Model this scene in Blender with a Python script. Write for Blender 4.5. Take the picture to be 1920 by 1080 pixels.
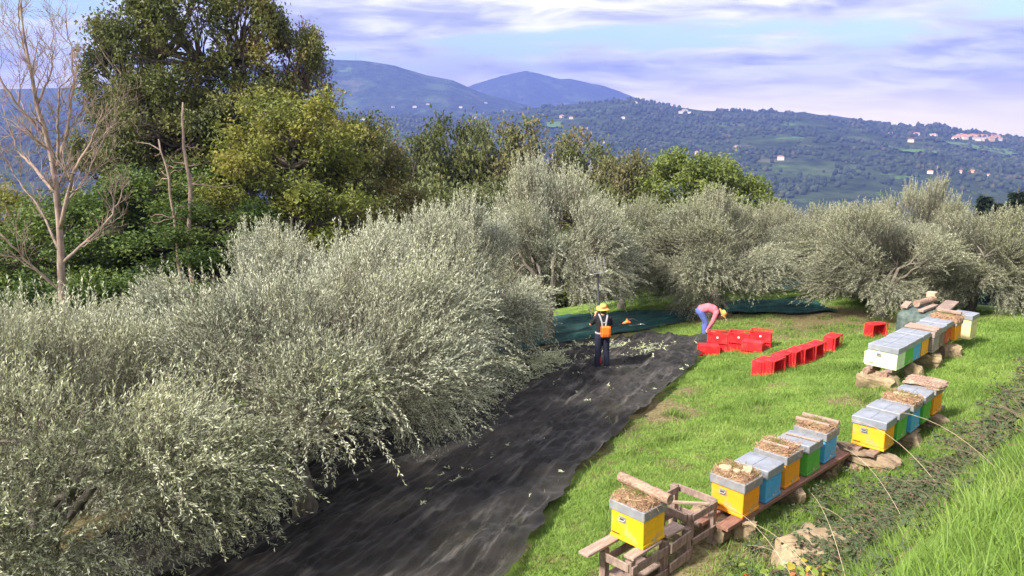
import bpy, bmesh, math, random
import numpy as np
from mathutils import Vector, Matrix
for _o in list(bpy.data.objects): bpy.data.objects.remove(_o)
R = math.radians
scene = bpy.context.scene
COL = scene.collection
rng = np.random.default_rng(7)
random.seed(7)

# ------------------------------------------------------------------ camera
CAM_H = 6.4
cd = bpy.data.cameras.new('camera'); cam = bpy.data.objects.new('camera', cd); COL.objects.link(cam)
cam.location = (0, 0, CAM_H)
cam.rotation_euler = (R(90) - math.atan(290 / 1450), 0, 0)
cd.sensor_width = 36; cd.lens = 27.19; cd.clip_start = .1; cd.clip_end = 30000
scene.camera = cam

# ------------------------------------------------------------------ sky, sun, exposure
SUN_DIR = Vector((-.60, -.46, .66)).normalized()
SUN_EL = math.asin(SUN_DIR.z); SUN_AZ = math.atan2(SUN_DIR.x, SUN_DIR.y)
SKY_OFF = (8.8, 0.3, 4.4, 7.7)
world = bpy.data.worlds.new('World'); scene.world = world; world.use_nodes = True
def build_world():
    nt = world.node_tree; N = nt.nodes; L = nt.links; N.clear()
    out = N.new('ShaderNodeOutputWorld'); bg = N.new('ShaderNodeBackground'); L.new(bg.outputs[0], out.inputs[0])
    bg.inputs[1].default_value = .075
    sky = N.new('ShaderNodeTexSky'); sky.sky_type = 'NISHITA'; sky.sun_disc = False
    sky.sun_elevation = SUN_EL; sky.sun_rotation = SUN_AZ; sky.altitude = 200; sky.air_density = 1.2; sky.dust_density = .6
    tc = N.new('ShaderNodeTexCoord'); sp = N.new('ShaderNodeSeparateXYZ'); L.new(tc.outputs['Generated'], sp.inputs[0])
    def math_(op, a, b=None, c=None, clamp=False):
        m = N.new('ShaderNodeMath'); m.operation = op; m.use_clamp = clamp
        for i, v in enumerate((a, b, c)):
            if v is None: continue
            if isinstance(v, (int, float)): m.inputs[i].default_value = v
            else: L.new(v, m.inputs[i])
        return m.outputs[0]
    def rng_(v, a, b, c, d, smooth=True):
        m = N.new('ShaderNodeMapRange'); m.interpolation_type = 'SMOOTHSTEP' if smooth else 'LINEAR'
        L.new(v, m.inputs[0])
        for i, k in enumerate((a, b, c, d)): m.inputs[i + 1].default_value = k
        return m.outputs[0]
    def mixc(f, a, b):
        m = N.new('ShaderNodeMix'); m.data_type = 'RGBA'
        if isinstance(f, float): m.inputs[0].default_value = f
        else: L.new(f, m.inputs[0])
        for s, v in ((6, a), (7, b)):
            if isinstance(v, tuple): m.inputs[s].default_value = (*v, 1)
            else: L.new(v, m.inputs[s])
        return m.outputs[2]
    z = math_('MAXIMUM', sp.outputs[2], 0.0)
    den = math_('ADD', z, .17)
    cx = math_('DIVIDE', sp.outputs[0], den); cy = math_('DIVIDE', sp.outputs[1], den)
    cv = N.new('ShaderNodeCombineXYZ'); L.new(cx, cv.inputs[0]); L.new(cy, cv.inputs[1])
    def noise(scale, detail, rough, off, sx=1, sy=1, dist=0.):
        mp = N.new('ShaderNodeMapping'); L.new(cv.outputs[0], mp.inputs[0])
        mp.inputs['Location'].default_value = off; mp.inputs['Scale'].default_value = (sx, sy, 1)
        n = N.new('ShaderNodeTexNoise'); n.inputs['Scale'].default_value = scale; n.inputs['Detail'].default_value = detail
        n.inputs['Roughness'].default_value = rough; n.inputs['Distortion'].default_value = dist
        L.new(mp.outputs[0], n.inputs['Vector']); return n.outputs['Fac']
    # a broken stratocumulus sheet: lumps drawn out by perspective, blue in the gaps, lit rims
    cover = noise(.75, 8, .56, (SKY_OFF[0], SKY_OFF[1], 0), 1, 1.2, .3)
    lump = noise(3.2, 10, .58, (SKY_OFF[2], 2.2, 0), .7, 1.15, .5)
    broad = noise(.6, 3, .5, (1.3, SKY_OFF[3], 4))
    sh = math_('MULTIPLY_ADD', broad, .75, math_('MULTIPLY', lump, .9))
    cr = N.new('ShaderNodeValToRGB'); L.new(sh, cr.inputs[0]); e = cr.color_ramp.elements
    e[0].position = .62; e[0].color = (3.5, 3.6, 4.2, 1)
    e[1].position = 1.02; e[1].color = (13., 12.4, 12., 1)
    for p, c in ((.74, (4.6, 4.65, 5.3)), (.82, (6.6, 6.55, 7.2)), (.90, (9.4, 9.1, 9.4))):
        k = cr.color_ramp.elements.new(p); k.color = (*c, 1)
    mask = rng_(cover, .36, .46, 0., 1.)
    rim = rng_(cover, .44, .54, .45, 0.)
    ccol = mixc(rim, cr.outputs[0], (10.5, 10.2, 10.2))
    tint = N.new('ShaderNodeMix'); tint.data_type = 'RGBA'; tint.blend_type = 'MULTIPLY'; tint.inputs[0].default_value = 1
    L.new(sky.outputs[0], tint.inputs[6]); tint.inputs[7].default_value = (1.3, 1.35, 1.3, 1)
    col = mixc(mask, tint.outputs[2], ccol)
    hz = rng_(sp.outputs[2], .0, .085, .85, 0.)
    col = mixc(hz, col, (25., 20., 13.))
    L.new(col, bg.inputs[0])
build_world()
sd = bpy.data.lights.new('sun', 'SUN'); sd.energy = 4.6; sd.angle = R(6); sd.color = (1, .94, .84)
sun = bpy.data.objects.new('sun', sd); COL.objects.link(sun); sun.rotation_euler = SUN_DIR.to_track_quat('Z', 'Y').to_euler(); sun.location = (-20, -30, 60)
vs = scene.view_settings; vs.view_transform = 'Standard'; vs.look = 'None'; vs.gamma = 1; vs.exposure = 1.25; vs.use_curve_mapping = False
cy = scene.cycles
cy.max_bounces = 4; cy.diffuse_bounces = 2; cy.glossy_bounces = 1; cy.transmission_bounces = 3; cy.transparent_max_bounces = 8; cy.volume_bounces = 0
cy.use_denoising = True; cy.sample_clamp_indirect = 6
cy.use_adaptive_sampling = True; cy.adaptive_threshold = .015

# ------------------------------------------------------------------ helpers
def tag(o, label=None, cat=None, group=None, kind=None):
    if label: o['label'] = label
    if cat: o['category'] = cat
    if group: o['group'] = group
    if kind: o['kind'] = kind
    return o
def link(name, me, mat=None, parent=None, loc=None, rot=None, scale=None):
    o = bpy.data.objects.new(name, me); COL.objects.link(o)
    if mat is not None and me is not None and not me.materials: me.materials.append(mat)
    if parent is not None: o.parent = parent
    if loc is not None: o.location = loc
    if rot is not None: o.rotation_euler = rot
    if scale is not None: o.scale = scale if not isinstance(scale, (int, float)) else (scale,) * 3
    return o
def empty(name, loc=(0, 0, 0), rz=0., rot=None):
    o = bpy.data.objects.new(name, None); COL.objects.link(o); o.location = loc
    o.rotation_euler = rot if rot is not None else (0, 0, rz); o.empty_display_size = .2; return o
def npmesh(name, V, F, smooth=False, attrs=None):
    """V (n,3); F (m,3) or (m,4) int array, or a list of such arrays"""
    me = bpy.data.meshes.new(name); V = np.asarray(V, np.float32)
    Fs = [np.asarray(f, np.int32) for f in (F if isinstance(F, list) else [F]) if len(f)]
    idx = np.concatenate([f.ravel() for f in Fs]); cnt = np.concatenate([np.full(len(f), f.shape[1], np.int32) for f in Fs])
    st = np.concatenate([[0], np.cumsum(cnt)[:-1]]).astype(np.int32)
    me.vertices.add(len(V)); me.vertices.foreach_set('co', V.ravel())
    me.loops.add(len(idx)); me.loops.foreach_set('vertex_index', idx)
    me.polygons.add(len(cnt)); me.polygons.foreach_set('loop_start', st)
    me.polygons.foreach_set('use_smooth', np.full(len(cnt), smooth))
    me.update(calc_edges=True)
    for k, v in (attrs or {}).items():
        a = me.attributes.new(k, 'FLOAT', 'POINT'); a.data.foreach_set('value', np.asarray(v, np.float32))
    return me
class MB:
    """collects pieces into one mesh"""
    def __init__(s): s.V = []; s.F3 = []; s.F4 = []; s.n = 0; s.mi = []
    def add(s, V, F):
        V = np.asarray(V, float); F = np.asarray(F, int) + s.n
        (s.F3 if F.shape[1] == 3 else s.F4).append(F); s.V.append(V); s.n += len(V); return s
    def box(s, c, size, M=None, bev=0., jit=0.):
        sx, sy, sz = [k / 2 for k in size]
        if bev > 0:
            b = bev; v = []; f = []
            bm = bmesh.new(); bmesh.ops.create_cube(bm, size=1)
            for q in bm.verts: q.co = Vector((q.co.x * size[0], q.co.y * size[1], q.co.z * size[2]))
            bmesh.ops.bevel(bm, geom=bm.edges[:], offset=b, segments=1, affect='EDGES')
            bm.verts.index_update(); v = np.array([q.co[:] for q in bm.verts])
            if M is not None: v = v @ np.array(M.to_3x3()).T
            v = v + np.array(c)
            for k in (3, 4):
                ff = [[q.index for q in p.verts] for p in bm.faces if len(p.verts) == k]
                if ff: (s.F3 if k == 3 else s.F4).append(np.array(ff) + s.n)
            s.V.append(v); s.n += len(v); bm.free(); return s
        v = np.array([(x, y, z) for x in (-sx, sx) for y in (-sy, sy) for z in (-sz, sz)])
        if jit: v = v + rng.normal(0, jit, v.shape)
        if M is not None: v = v @ np.array(M.to_3x3()).T
        f = [(0, 1, 3, 2), (4, 6, 7, 5), (0, 4, 5, 1), (2, 3, 7, 6), (0, 2, 6, 4), (1, 5, 7, 3)]
        return s.add(v + np.array(c), f)
    def tube(s, pts, rad, n=6, cap=True):
        V, F4, F3 = tube(pts, rad, n, cap); s.F4.append(F4 + s.n)
        if len(F3): s.F3.append(F3 + s.n)
        s.V.append(V); s.n += len(V); return s
    def mesh(s, name='mesh', smooth=False):
        return npmesh(name, np.concatenate(s.V), ([np.concatenate(s.F3)] if s.F3 else []) + ([np.concatenate(s.F4)] if s.F4 else []), smooth)
    def build(s, name, mat, parent=None, smooth=False, **k): return link(name, s.mesh(name, smooth), mat, parent, **k)
def tube(pts, rad, n=6, cap=True):
    P = np.asarray(pts, float); m = len(P); rad = np.broadcast_to(np.asarray(rad, float), (m,))
    T = np.gradient(P, axis=0); T /= np.linalg.norm(T, axis=1)[:, None] + 1e-9
    a = np.array([0, 0, 1.]) if abs(T[0, 2]) < .9 else np.array([1., 0, 0]); U = np.zeros_like(P)
    u = np.cross(T[0], a)
    for i in range(m):
        u = u - T[i] * (u @ T[i]); u /= np.linalg.norm(u) + 1e-9; U[i] = u
    W = np.cross(T, U); th = np.arange(n) / n * 2 * np.pi
    V = (P[:, None] + rad[:, None, None] * (U[:, None] * np.cos(th)[None, :, None] + W[:, None] * np.sin(th)[None, :, None])).reshape(-1, 3)
    i = np.arange(m - 1)[:, None] * n; j = np.arange(n)[None]; k = (j + 1) % n
    F4 = np.stack([i + j, i + k, i + n + k, i + n + j], -1).reshape(-1, 4); F3 = np.zeros((0, 3), int)
    if cap:
        V = np.vstack([V, P[0], P[-1]]); c0, c1 = m * n, m * n + 1; q = np.arange(n); r = (q + 1) % n
        F3 = np.vstack([np.stack([r, q, np.full(n, c0)], 1), np.stack([(m - 1) * n + q, (m - 1) * n + r, np.full(n, c1)], 1)])
    return V, F4, F3
def norm(a): return a / (np.linalg.norm(a, axis=-1, keepdims=True) + 1e-9)
_lat = np.random.default_rng(11).random((256, 256))
def vnoise(x, y):
    x = np.asarray(x, float); y = np.asarray(y, float); xi = np.floor(x).astype(int); yi = np.floor(y).astype(int); fx = x - xi; fy = y - yi
    fx = fx * fx * (3 - 2 * fx); fy = fy * fy * (3 - 2 * fy); g = lambda a, b: _lat[a % 256, b % 256]
    return (g(xi, yi) * (1 - fx) + g(xi + 1, yi) * fx) * (1 - fy) + (g(xi, yi + 1) * (1 - fx) + g(xi + 1, yi + 1) * fx) * fy
def fbm(x, y, o=4):
    s = 0; a = .5; t = 0
    for k in range(o): s = s + a * vnoise(np.asarray(x) * 2 ** k + 17 * k, np.asarray(y) * 2 ** k + 31 * k); t += a; a *= .5
    return s / t
def inpoly(x, y, poly):
    x = np.asarray(x, float); y = np.asarray(y, float); ins = np.zeros(x.shape, bool); n = len(poly)
    for i in range(n):
        (x0, y0), (x1, y1) = poly[i], poly[(i + 1) % n]
        c = ((y0 > y) != (y1 > y)) & (x < (x1 - x0) * (y - y0) / ((y1 - y0) + 1e-12) + x0); ins ^= c
    return ins
def rough_mesh(size, sub, amp, seed, flat=.0):
    """an irregular stone: a cube rounded, then pushed about"""
    bm = bmesh.new(); bmesh.ops.create_cube(bm, size=1.0); bmesh.ops.subdivide_edges(bm, edges=bm.edges[:], cuts=sub, use_grid_fill=True)
    r = np.random.default_rng(seed); o = r.random(3) * 50
    for v in bm.verts:
        c = v.co; s = c.normalized() * .62; c = c.lerp(s, .38)
        n = Vector([fbm(c.x * 2.2 + o[0] + c.z, c.y * 2.2 + o[1] + 5 * k + c.z * 1.7, 3) - .5 for k in range(3)])
        c = c + n * amp; v.co = Vector((c.x * size[0], c.y * size[1], c.z * size[2]))
    me = bpy.data.meshes.new('stone'); bm.to_mesh(me); bm.free(); return me

# ------------------------------------------------------------------ materials
def nodes(m):
    m.use_nodes = True; nt = m.node_tree; nt.nodes.clear(); N, L = nt.nodes, nt.links
    out = N.new('ShaderNodeOutputMaterial'); bs = N.new('ShaderNodeBsdfPrincipled'); L.new(bs.outputs[0], out.inputs[0])
    return N, L, out, bs
def surf(name, c1, c2, scale=8., rough=.8, bump=.2, stretch=(1, 1, 1), metal=0., c3=None, s3=1.2, amt3=.5, spec=.3, bdist=.02, coord='Object'):
    m = bpy.data.materials.new(name); N, L, out, bs = nodes(m)
    tc = N.new('ShaderNodeTexCoord'); mp = N.new('ShaderNodeMapping'); mp.inputs['Scale'].default_value = stretch; L.new(tc.outputs[coord], mp.inputs[0])
    n = N.new('ShaderNodeTexNoise'); n.inputs['Scale'].default_value = scale; n.inputs['Detail'].default_value = 6; n.inputs['Roughness'].default_value = .6; L.new(mp.outputs[0], n.inputs['Vector'])
    r = N.new('ShaderNodeMapRange'); L.new(n.outputs['Fac'], r.inputs[0]); r.inputs[1].default_value = .32; r.inputs[2].default_value = .68
    mx = N.new('ShaderNodeMix'); mx.data_type = 'RGBA'; L.new(r.outputs[0], mx.inputs[0]); mx.inputs[6].default_value = (*c1, 1); mx.inputs[7].default_value = (*c2, 1)
    col = mx.outputs[2]
    if c3:
        n3 = N.new('ShaderNodeTexNoise'); n3.inputs['Scale'].default_value = s3; n3.inputs['Detail'].default_value = 4; L.new(tc.outputs[coord], n3.inputs['Vector'])
        r3 = N.new('ShaderNodeMapRange'); r3.interpolation_type = 'SMOOTHSTEP'; L.new(n3.outputs['Fac'], r3.inputs[0]); r3.inputs[1].default_value = .5; r3.inputs[2].default_value = .68; r3.inputs[4].default_value = amt3
        m3 = N.new('ShaderNodeMix'); m3.data_type = 'RGBA'; L.new(r3.outputs[0], m3.inputs[0]); L.new(col, m3.inputs[6]); m3.inputs[7].default_value = (*c3, 1); col = m3.outputs[2]
    L.new(col, bs.inputs['Base Color']); bs.inputs['Roughness'].default_value = rough; bs.inputs['Metallic'].default_value = metal; bs.inputs['Specular IOR Level'].default_value = spec
    if bump:
        b = N.new('ShaderNodeBump'); b.inputs['Strength'].default_value = bump; b.inputs['Distance'].default_value = bdist; L.new(n.outputs['Fac'], b.inputs['Height']); L.new(b.outputs[0], bs.inputs['Normal'])
    return m
def leafmat(name, ramp, back=None, trans=.3, nscale=1.2, nmix=.45, rough=.55, alt=None):
    """ramp: list of (pos, rgb) driven by a per-leaf random value and a slow noise; back: colour of the underside"""
    m = bpy.data.materials.new(name); N, L, out, bs = nodes(m)
    at = N.new('ShaderNodeAttribute'); at.attribute_name = 'rnd'
    tc = N.new('ShaderNodeTexCoord'); n = N.new('ShaderNodeTexNoise'); n.inputs['Scale'].default_value = nscale; n.inputs['Detail'].default_value = 3; L.new(tc.outputs['Object'], n.inputs['Vector'])
    r = N.new('ShaderNodeMapRange'); L.new(n.outputs['Fac'], r.inputs[0]); r.inputs[1].default_value = .3; r.inputs[2].default_value = .7
    mx = N.new('ShaderNodeMix'); mx.inputs[0].default_value = nmix; L.new(at.outputs['Fac'], mx.inputs[2]); L.new(r.outputs[0], mx.inputs[3])
    cr = N.new('ShaderNodeValToRGB'); L.new(mx.outputs[0], cr.inputs[0]); e = cr.color_ramp.elements
    e[0].position, e[0].color = ramp[0][0], (*ramp[0][1], 1); e[1].position, e[1].color = ramp[-1][0], (*ramp[-1][1], 1)
    for p, c in ramp[1:-1]: k = e.new(p); k.color = (*c, 1)
    col = cr.outputs[0]
    if alt:  # patches of other foliage colour on the same tree
        for k, (c2, sc2, lo, hi, am) in enumerate(alt):
            n2 = N.new('ShaderNodeTexNoise'); n2.inputs['Scale'].default_value = sc2; n2.inputs['Detail'].default_value = 2; mp2 = N.new('ShaderNodeMapping'); mp2.inputs['Location'].default_value = (7.7 * k + 3, 2.1 * k, 5.); L.new(tc.outputs['Object'], mp2.inputs[0]); L.new(mp2.outputs[0], n2.inputs['Vector'])
            r2 = N.new('ShaderNodeMapRange'); L.new(n2.outputs['Fac'], r2.inputs[0]); r2.inputs[1].default_value = lo; r2.inputs[2].default_value = hi; r2.inputs[4].default_value = am
            ma = N.new('ShaderNodeMix'); ma.data_type = 'RGBA'; L.new(r2.outputs[0], ma.inputs[0]); L.new(col, ma.inputs[6]); ma.inputs[7].default_value = (*c2, 1); col = ma.outputs[2]
    if back:
        g = N.new('ShaderNodeNewGeometry'); mb = N.new('ShaderNodeMix'); mb.data_type = 'RGBA'; L.new(g.outputs['Backfacing'], mb.inputs[0]); L.new(col, mb.inputs[6])
        m2 = N.new('ShaderNodeMix'); m2.data_type = 'RGBA'; m2.inputs[0].default_value = .7; L.new(col, m2.inputs[6]); m2.inputs[7].default_value = (*back, 1)
        L.new(m2.outputs[2], mb.inputs[7]); col = mb.outputs[2]
    L.new(col, bs.inputs['Base Color']); bs.inputs['Roughness'].default_value = rough; bs.inputs['Specular IOR Level'].default_value = .3
    if trans:
        t = N.new('ShaderNodeBsdfTranslucent'); L.new(col, t.inputs[0]); ms = N.new('ShaderNodeMixShader'); ms.inputs[0].default_value = trans
        L.new(bs.outputs[0], ms.inputs[1]); L.new(t.outputs[0], ms.inputs[2]); L.new(ms.outputs[0], out.inputs[0])
    return m
MAT = {}
MAT['bark'] = surf('bark', (.06, .05, .04), (.16, .13, .10), 14, .95, .6, (1, 1, .25))
MAT['olive_bark'] = surf('olive_bark', (.07, .06, .05), (.22, .19, .15), 12, .95, .6, (1, 1, .3))
MAT['dead_wood'] = surf('dead_wood', (.15, .105, .09), (.33, .245, .21), 10, .95, .5, (1, 1, .25), c3=(.10, .08, .07), s3=2.2, amt3=.6)
MAT['twig'] = surf('twig', (.20, .17, .12), (.36, .32, .22), 20, .9, 0)
# ------------------------------------------------------------------ terrain
XD = [-30, -9, -6.5, -4.6, -3.7, -2.4, -1.6, -.8, 0, 2, 5, 7, 9, 12, 16, 22, 32, 60]
ZD = [5.6, 4.9, 4.75, 4.55, 3.65, 1.98, 1.58, 1.45, 1.4, 1.05, .42, .12, -.03, -.25, -.9, -3.2, -8, -20]
def dline(x, y): return -.72 * (np.asarray(x, float) - 1.5) + .694 * (np.asarray(y, float) - 8.7)
def aline(x, y): return .694 * (np.asarray(x, float) - 1.5) + .72 * (np.asarray(y, float) - 8.7)
def G0(x, y):
    d = dline(x, y); z = (np.interp(d - .25, XD, ZD) + np.interp(d, XD, ZD) * 2 + np.interp(d + .25, XD, ZD)) / 4
    z = z - .09 * np.clip(aline(x, y) - 12.8, 0, 14) * np.clip((7 - d) / 5, 0, 1) * np.clip((d + 4) / 2, 0, 1)
    r = np.hypot(x, y); f = np.clip((r - 31) / 14, 0, None) * np.clip(np.asarray(y) / (r + 1e-6), 0, 1)
    return z - np.minimum(f * f * 3.5, 3.5 + 7 * np.clip(f - 1, 0, None))
def G(x, y):
    x = np.asarray(x, float); y = np.asarray(y, float); r = np.hypot(x, y)
    return G0(x, y) + ((fbm(x * .9, y * .9, 4) - .5) * .16 + (fbm(x * 4.1, y * 4.1, 2) - .5) * .05) * np.clip((r - 1) / 2, 0, 1)
def Gf(x, y): return float(G(x, y))
H1 = [(-60, 60), (-40.2, 160), (-32.7, 227), (-29, 235), (-20.5, 323), (-14.9, 397), (-13.4, 423), (-10.5, 419), (-8.3, 395), (-6.1, 342), (-4.2, 313), (-2.3, 247), (0, 192), (3.5, 115), (9.2, 37), (16, -30), (60, -80)]
H2 = [(-60, 50), (-9.9, 227), (-4.2, 354), (-2.7, 425), (-.8, 495), (1, 539), (1.9, 517), (3.4, 464), (4.2, 468), (5.3, 441), (6.5, 414), (7.6, 369), (8.8, 307), (11.4, 204), (16.5, 90), (24, -20), (60, -120)]
H3 = [(-60, 30), (-40.3, 59), (-32.8, 81), (-23.9, 88), (-15.1, 87), (-9.9, 75), (-6.1, 69), (-2.3, 74), (1.5, 105), (5.4, 120), (8.8, 135), (11, 113), (13.6, 93), (16.5, 92), (20, 81), (23.3, 54), (26.5, 31), (28.4, 31), (29.6, 13), (31, 3), (33, -17), (36.5, -42), (42.4, -68), (60, -90)]
H4 = [(-60, -100), (10, -60), (16.5, 70), (20, 148), (22, 127), (24.6, 75), (27.2, 22), (32.5, -52), (60, -120)]
RN = np.array([48, 90, 200, 450, 900, 1300, 1900, 2500, 3000, 3700, 4700, 5200, 6000, 6800, 9000, 12000.])
def itp(T, az): a = np.array(T, float); return np.interp(az, a[:, 0], a[:, 1])
def terrain(azd, r):
    """height for azimuth (degrees from +Y, clockwise) and distance, elementwise"""
    azd = np.asarray(azd, float); r = np.asarray(r, float); x = r * np.sin(np.radians(azd)); y = r * np.cos(np.radians(azd))
    h1, h2, h3, h4 = itp(H1, azd), itp(H2, azd), itp(H3, azd), itp(H4, azd)
    base = G0(x * 48 / np.maximum(r, 1e-3), y * 48 / np.maximum(r, 1e-3))
    Z = [base, np.full_like(azd, -19.), np.full_like(azd, -36.), np.full_like(azd, -68.), np.full_like(azd, -104.), np.full_like(azd, -112.), -112 + (h3 + 112) * .36, -112 + (h3 + 112) * .74, h3,
         np.minimum(h3 * .6 - 15, h3 + 5 + (h1 - h3) * .25), h1, np.maximum(h1 - 70, h4), np.minimum(h1 * .5, h2 * .6), h2, h2 * .3 - 60, np.full_like(azd, -140.)]
    Z = np.array(Z); lr = np.log(r); ln = np.log(RN); k = np.clip(np.searchsorted(ln, lr) - 1, 0, len(RN) - 2); t = np.clip((lr - ln[k]) / (ln[k + 1] - ln[k]), 0, 1)
    i = np.arange(len(azd)); z = Z[k, i] * (1 - t) + Z[k + 1, i] * t
    am = np.interp(r, [60, 300, 1200, 2200, 2850, 3000, 3200, 4200, 4600, 4750, 5000, 6400, 6800, 7200], [0, 4, 14, 26, 9, 6, 16, 40, 14, 9, 16, 20, 8, 8])
    z = z + (fbm(x / 420 + 5, y / 420 + 9, 4) - .5) * 2.2 * am
    zn = G(x, y)
    out = np.where(r <= 48.01, zn, z)
    blend = np.clip((r - 48) / 30, 0, 1); out = np.where((r > 48.01) & (r < 78), zn * (1 - blend) + z * blend, out)
    return out
def hill_z(x, y):
    return float(terrain(np.array([math.degrees(math.atan2(x, y))]), np.array([math.hypot(x, y)]))[0])
def ring_mesh(name, az, rr, split=None):
    A, Rr = np.meshgrid(az, rr); z = terrain(A.ravel(), Rr.ravel()); x = (Rr * np.sin(np.radians(A))).ravel(); y = (Rr * np.cos(np.radians(A))).ravel()
    n = len(az); i = np.arange(len(rr) - 1)[:, None] * n; j = np.arange(n - 1)[None]
    F = np.stack([i + j, i + n + j, i + n + j + 1, i + j + 1], -1).reshape(-1, 4)[:, ::-1]
    return npmesh(name, np.stack([x, y, z], 1), F[:, ::-1], True)
azs = np.concatenate([np.linspace(-180, -50, 40)[:-1], np.linspace(-50, 50, 420), np.linspace(50, 180, 40)[1:]])
def ground_material():
    m = bpy.data.materials.new('grassy_soil'); N, L, out, bs = nodes(m)
    tc = N.new('ShaderNodeTexCoord')
    def nz(s, d=5, off=0):
        mp = N.new('ShaderNodeMapping'); mp.inputs['Location'].default_value = (off, off * .7, 0); L.new(tc.outputs['Object'], mp.inputs[0])
        n = N.new('ShaderNodeTexNoise'); n.inputs['Scale'].default_value = s; n.inputs['Detail'].default_value = d; n.inputs['Roughness'].default_value = .62; L.new(mp.outputs[0], n.inputs['Vector']); return n.outputs['Fac']
    def mr(v, a, b, hi=1.):
        r = N.new('ShaderNodeMapRange'); r.interpolation_type = 'SMOOTHSTEP'; L.new(v, r.inputs[0]); r.inputs[1].default_value = a; r.inputs[2].default_value = b; r.inputs[4].default_value = hi; return r.outputs[0]
    def mix(f, a, b):
        q = N.new('ShaderNodeMix'); q.data_type = 'RGBA'; L.new(f, q.inputs[0])
        for s, v in ((6, a), (7, b)):
            if isinstance(v, tuple): q.inputs[s].default_value = (*v, 1)
            else: L.new(v, q.inputs[s])
        return q.outputs[2]
    c = mix(mr(nz(1.1), .35, .65), (.10, .165, .03), (.175, .255, .05))
    c = mix(mr(nz(9, 6, 3), .5, .7, .6), c, (.09, .12, .025))
    at = N.new('ShaderNodeAttribute'); at.attribute_name = 'soil'
    ad = N.new('ShaderNodeMath'); ad.operation = 'MULTIPLY_ADD'; L.new(at.outputs['Fac'], ad.inputs[0]); ad.inputs[1].default_value = .55; L.new(nz(3.2, 6, 8), ad.inputs[2])
    c = mix(mr(ad.outputs[0], .62, .82, .85), c, mix(mr(nz(16, 5, 1), .4, .65), (.10, .065, .04), (.23, .17, .10)))
    L.new(c, bs.inputs['Base Color']); bs.inputs['Roughness'].default_value = .95; bs.inputs['Specular IOR Level'].default_value = .1
    b = N.new('ShaderNodeBump'); b.inputs['Strength'].default_value = .5; b.inputs['Distance'].default_value = .04; L.new(nz(22, 6, 4), b.inputs['Height']); L.new(b.outputs[0], bs.inputs['Normal'])
    return m
def hills_material():
    m = bpy.data.materials.new('wooded_hills'); N, L, out, bs = nodes(m); tc = N.new('ShaderNodeTexCoord')
    def nz(s, d=5, off=0, sc=(1, 1, 1)):
        mp = N.new('ShaderNodeMapping'); mp.inputs['Location'].default_value = (off, off * .7, 0); mp.inputs['Scale'].default_value = sc; L.new(tc.outputs['Object'], mp.inputs[0])
        n = N.new('ShaderNodeTexNoise'); n.inputs['Scale'].default_value = s; n.inputs['Detail'].default_value = d; n.inputs['Roughness'].default_value = .65; L.new(mp.outputs[0], n.inputs['Vector']); return n.outputs['Fac']
    def mr(v, a, b, hi=1.):
        r = N.new('ShaderNodeMapRange'); L.new(v, r.inputs[0]); r.inputs[1].default_value = a; r.inputs[2].default_value = b; r.inputs[4].default_value = hi; return r.outputs[0]
    def mix(f, a, b):
        q = N.new('ShaderNodeMix'); q.data_type = 'RGBA'; L.new(f, q.inputs[0])
        for s, v in ((6, a), (7, b)):
            if isinstance(v, tuple): q.inputs[s].default_value = (*v, 1)
            else: L.new(v, q.inputs[s])
        return q.outputs[2]
    c = mix(mr(nz(.02, 8), .38, .62), (.022, .034, .016), (.055, .075, .03))
    c = mix(mr(nz(.0042, 6, 300), .54, .62, .8), c, (.085, .12, .045))
    c = mix(mr(nz(.0065, 6, 900), .60, .66, .8), c, (.12, .12, .06))
    c = mix(mr(nz(.007, 6, 2100), .64, .68, .9), c, (.10, .18, .04))
    # far wooded mountains are darker and plainer
    L.new(c, bs.inputs['Base Color']); bs.inputs['Roughness'].default_value = 1; bs.inputs['Specular IOR Level'].default_value = 0
    b = N.new('ShaderNodeBump'); b.inputs['Strength'].default_value = .8; b.inputs['Distance'].default_value = 14; L.new(nz(.045, 6, 50), b.inputs['Height']); L.new(b.outputs[0], bs.inputs['Normal'])
    return m
rr_near = np.concatenate([[.3, .8], np.geomspace(1.5, 48, 230)]); rr_far = np.geomspace(48, 7300, 205)
me = ring_mesh('ground', azs, rr_near)
V = np.empty(len(me.vertices) * 3, np.float32); me.vertices.foreach_get('co', V); V = V.reshape(-1, 3)
SOIL = [(11.2, 25.6, 2.3, .9), (9.4, 24.6, 2.0, .7), (7.4, 23.6, 1.6, .5), (13.5, 24.5, 2., .7), (3.2, 14.8, .7, .9), (3.9, 16.6, .6, .6), (4.8, 14.5, .5, .5), (2.2, 8.4, 1.2, .55), (1.6, 7.8, .8, .7), (6.2, 9.3, .9, .6), (5.2, 8.3, .8, .5), (7.5, 11.3, 1.2, .35), (6.9, 27.5, 2.2, .8), (8.2, 22.4, 1.5, .55), (12.5, 23.2, 1.8, .6), (9.8, 13.6, .9, .4), (5.6, 16.0, .6, .35), (2.6, 11.6, .6, .4), (8.6, 12.4, 1., .45), (4.1, 12.4, .5, .35), (2.9, 15.6, .8, .8), (6.6, 14.2, .8, .5), (7.0, 20.0, .9, .4), (10.5, 22.5, 1.6, .55), (3.2, 8.2, .8, .7), (10.2, 27.2, 1.6, .5), (1.5, 24, 3, .9), (-2, 16, 5, .9), (-5, 10, 5, .9)]
def soil(x, y):
    s = np.zeros(np.shape(x))
    for sx, sy, sr, sa in SOIL: s = np.maximum(s, min(sa * 1.2, 1.1) * np.exp(-((x - sx) ** 2 + (y - sy) ** 2) / sr ** 2))
    return s
a_ = me.attributes.new('soil', 'FLOAT', 'POINT'); a_.data.foreach_set('value', soil(V[:, 0], V[:, 1]).astype(np.float32))
MAT['ground'] = ground_material(); MAT['hills'] = hills_material()
tag(link('ground', me, MAT['ground']), 'grassy sloping ground of the olive terrace', kind='structure')
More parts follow.
